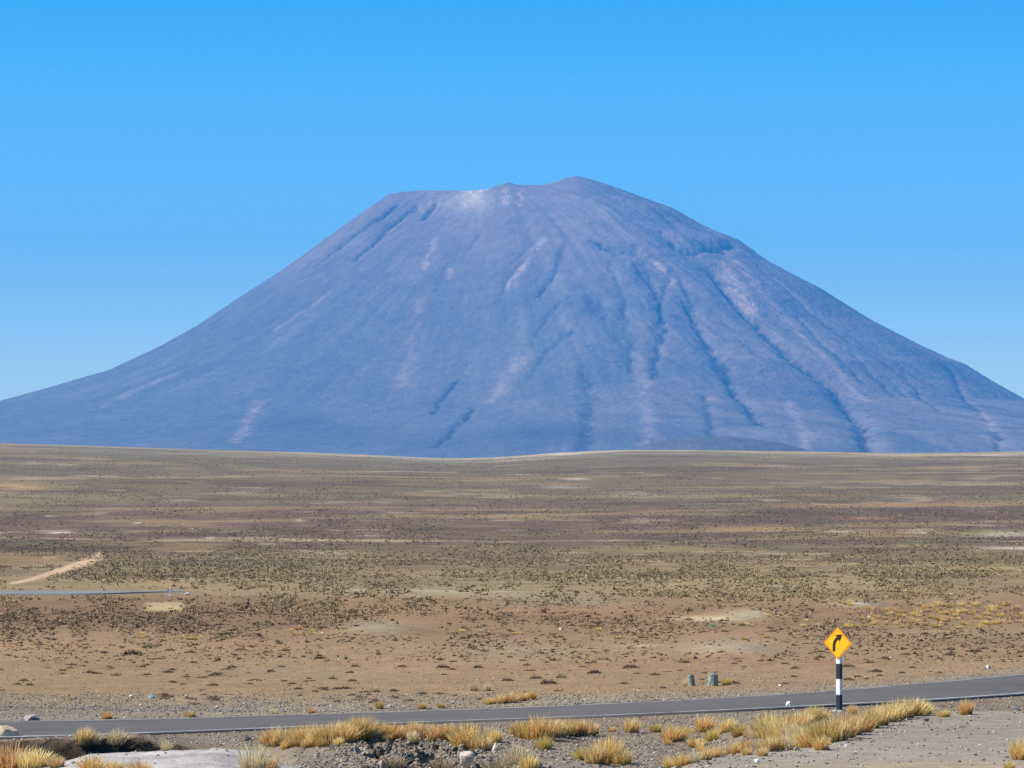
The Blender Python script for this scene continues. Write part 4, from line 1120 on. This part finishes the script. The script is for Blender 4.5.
# ------------------------------------------------------------------ the road sign
def sign():
    px, row = 839.2, 712
    Y = 100.0; X = (px - 512) / F * Y
    z = gz(X, Y); s = Y / F
    top_row = 627; H = (711 - top_row) * s * 1.0
    zb = z
    z_at = lambda r: EZ - (r - YH) / F * Y - zb     # local height of an image row
    yaw = -R(36)
    e = empty('road_sign', (X, Y, zb), yaw)
    tag(e, 'yellow diamond right curve warning sign on a black and white banded post', 'road sign')
    hw = .072
    def box(x0, x1, y0, y1, z0, z1, name, mat, bev=.01, parent=e):
        import bmesh
        bm = bmesh.new()
        bmesh.ops.create_cube(bm, size=1)
        for v in bm.verts:
            v.co = ((x0 + x1) / 2 + v.co.x * (x1 - x0), (y0 + y1) / 2 + v.co.y * (y1 - y0), (z0 + z1) / 2 + v.co.z * (z1 - z0))
        if bev:
            ed = [g for g in bm.edges if abs(g.verts[0].co.z - g.verts[1].co.z) > .01] if bev > 0 else bm.edges[:]
            bmesh.ops.bevel(bm, geom=ed, offset=bev, segments=2, affect='EDGES')
        me = bpy.data.meshes.new(name); bm.to_mesh(me); bm.free()
        return link(name, me, mat, parent)
    rows = [(722, 694.6, M_post_k), (694.6, 679, M_post_w), (679, 663.6, M_post_k), (663.6, 645, M_post_w)]
    top = z_at(636)
    for a, b, m in rows:
        box(-hw, hw, -hw, hw, z_at(a), z_at(b), 'post_band', m)
    box(-hw, hw, -hw, hw, z_at(645), top, 'post_band', M_post_k)
    box(-.17, .17, -.15, .15, -.1, z_at(709.8), 'footing', M_conc, .02)
    # plate: rounded diamond
    zc = z_at(643); half = 16.3 * s; 
    def diamond(hf, r, n=5):
        pts = []
        for k in range(4):
            a = math.pi / 2 * k
            cx, cz = math.cos(a) * (hf - r * 1.414), math.sin(a) * (hf - r * 1.414)
            for i in range(n):
                t = a - math.pi / 4 + (math.pi / 2) * i / (n - 1)
                pts.append((cx + math.cos(t) * r, cz + math.sin(t) * r))
        return pts
    def plate(pts, y0, y1, name, mat, parent):
        n = len(pts); V = [(p[0], y0, zc + p[1]) for p in pts] + [(p[0], y1, zc + p[1]) for p in pts]
        me = bpy.data.meshes.new(name)
        me.from_pydata(V, [], [list(range(n)), list(range(2 * n - 1, n - 1, -1))] + [[i, i + n, (i + 1) % n + n, (i + 1) % n] for i in range(n)])
        return link(name, me, mat, parent)
    yp = -hw - .012
    pl = plate(diamond(half, .03), yp - .003, yp, 'sign_plate', M_orange, e)
    plate(diamond(half - .045, .025), yp - .006, yp - .0035, 'sign_face', M_yel, pl)
    # thin dark border ring
    A = diamond(half - .075, .02); B = diamond(half - .088, .02); n = len(A)
    V = [(p[0], yp - .008, zc + p[1]) for p in A + B]; me = bpy.data.meshes.new('border_line')
    me.from_pydata(V, [], [[i, (i + 1) % n, (i + 1) % n + n, i + n] for i in range(n)])
    link('border_line', me, M_orange, pl)
    # arrow: stem curving up to the right, broad head
    st = []
    ctr = [(-.125, -.27), (-.125, -.16), (-.122, -.06), (-.10, .02), (-.055, .085), (.005, .13)]
    w = .047
    C = [Vector((a, b)) for a, b in ctr]
    L = []; Rr = []
    for i, p in enumerate(C):
        d = (C[min(i + 1, len(C) - 1)] - C[max(i - 1, 0)]).normalized(); nrm = Vector((-d.y, d.x))
        L.append(p + nrm * w); Rr.append(p - nrm * w)
    d = (C[-1] - C[-2]).normalized(); nrm = Vector((-d.y, d.x)); tip = C[-1] + d * .19
    h1 = C[-1] + nrm * .125 - d * .01; h2 = C[-1] - nrm * .125 - d * .01
    V = []; Fc = []
    def addv(p): V.append((p.x, yp - .0095, zc + p.y + .02)); return len(V) - 1
    li = [addv(p) for p in L]; ri = [addv(p) for p in Rr]
    for i in range(len(C) - 1): Fc.append((ri[i], ri[i + 1], li[i + 1], li[i]))
    a, b, c_ = addv(h1), addv(h2), addv(tip); Fc.append((a, b, c_))
    me = bpy.data.meshes.new('arrow'); me.from_pydata(V, [], Fc); link('arrow', me, M_ink, pl)
    # clamps and bolts
    for dz in (.16, -.16):
        box(-hw - .02, hw + .02, -hw - .011, hw + .02, zc + dz - .02, zc + dz + .02, 'bracket', M_steel, 0)
        bz = zc + dz
        V, Fc = bevel_prism(circle(.013, 8), 0, .012)
        V = np.stack([V[:, 0], yp - .006 - V[:, 2], V[:, 1] + bz], -1)
        link('bolt', new_mesh('bolt', V, Fc[:, ::-1]), M_steel, pl)
sign()

# ------------------------------------------------------------------ air
def haze():
    import bmesh
    bm = bmesh.new(); bmesh.ops.create_cube(bm, size=1)
    me = bpy.data.meshes.new('haze'); bm.to_mesh(me); bm.free()
    zlo, zhi = EZ - 330, 1760
    o = link('haze', me); o.location = (0, 0, (zlo + zhi) / 2); o.scale = (61500, 61500, zhi - zlo)
    m = bpy.data.materials.new('haze_air'); m.use_nodes = True; nt = m.node_tree; nt.nodes.clear()
    out = nt.nodes.new('ShaderNodeOutputMaterial'); v = nt.nodes.new('ShaderNodeVolumePrincipled')
    v.inputs['Color'].default_value = HAZE_COL
    v.inputs['Density'].default_value = HAZE_D
    v.inputs['Anisotropy'].default_value = HAZE_G
    nt.links.new(v.outputs[0], out.inputs['Volume'])
    me.materials.append(m)
    tag(o, 'blue haze between the viewer and the volcano', 'haze', None, 'stuff')
HAZE_COL = (.055, .415, 1.0, 1); HAZE_D = 4.15e-5; HAZE_G = 0
haze()

# ------------------------------------------------------------------ light, sky, camera
sun_dir = Vector((-.70, -.07, .70)).normalized()   # towards the sun
sl = bpy.data.lights.new('sun', 'SUN'); sl.energy = 4.4; sl.angle = R(.53); sl.color = (1, .95, .87)
so = bpy.data.objects.new('sun', sl); COL.objects.link(so)
so.rotation_euler = (-sun_dir).to_track_quat('-Z', 'Y').to_euler(); so.location = (-50, 0, 100)

w = bpy.data.worlds.new('World'); SC.world = w; w.use_nodes = True
nt = w.node_tree; nt.nodes.clear()
wo = nt.nodes.new('ShaderNodeOutputWorld'); bg = nt.nodes.new('ShaderNodeBackground'); bg.inputs['Strength'].default_value = .11
sk = nt.nodes.new('ShaderNodeTexSky'); sk.sky_type = 'NISHITA'; sk.sun_disc = False
sk.sun_elevation = math.asin(sun_dir.z); sk.sun_rotation = math.atan2(sun_dir.x, sun_dir.y)
sk.altitude = 4000; sk.air_density = 1.0; sk.dust_density = 0.0; sk.ozone_density = 1.0
hs = nt.nodes.new('ShaderNodeHueSaturation'); hs.inputs['Saturation'].default_value = 1.6
hs.inputs['Value'].default_value = 1.0; hs.inputs['Hue'].default_value = .491
nt.links.new(sk.outputs[0], hs.inputs['Color']); nt.links.new(hs.outputs[0], bg.inputs['Color']); nt.links.new(bg.outputs[0], wo.inputs['Surface'])

cam = bpy.data.cameras.new('camera'); co = bpy.data.objects.new('camera', cam); COL.objects.link(co)
co.location = (0, 0, EZ); co.rotation_euler = (R(90), 0, 0)
cam.sensor_width = 36; cam.lens = 36 * F / 1024; cam.shift_y = 46 / 1024
cam.clip_start = .5; cam.clip_end = 120000
SC.camera = co
SC.view_settings.view_transform = 'Standard'; SC.view_settings.look = 'None'; SC.view_settings.exposure = .8; SC.view_settings.gamma = 1
SC.view_settings.use_curve_mapping = False
SC.cycles.use_denoising = False
SC.cycles.max_bounces = 6; SC.cycles.volume_bounces = 0
SC.cycles.transparent_max_bounces = 4
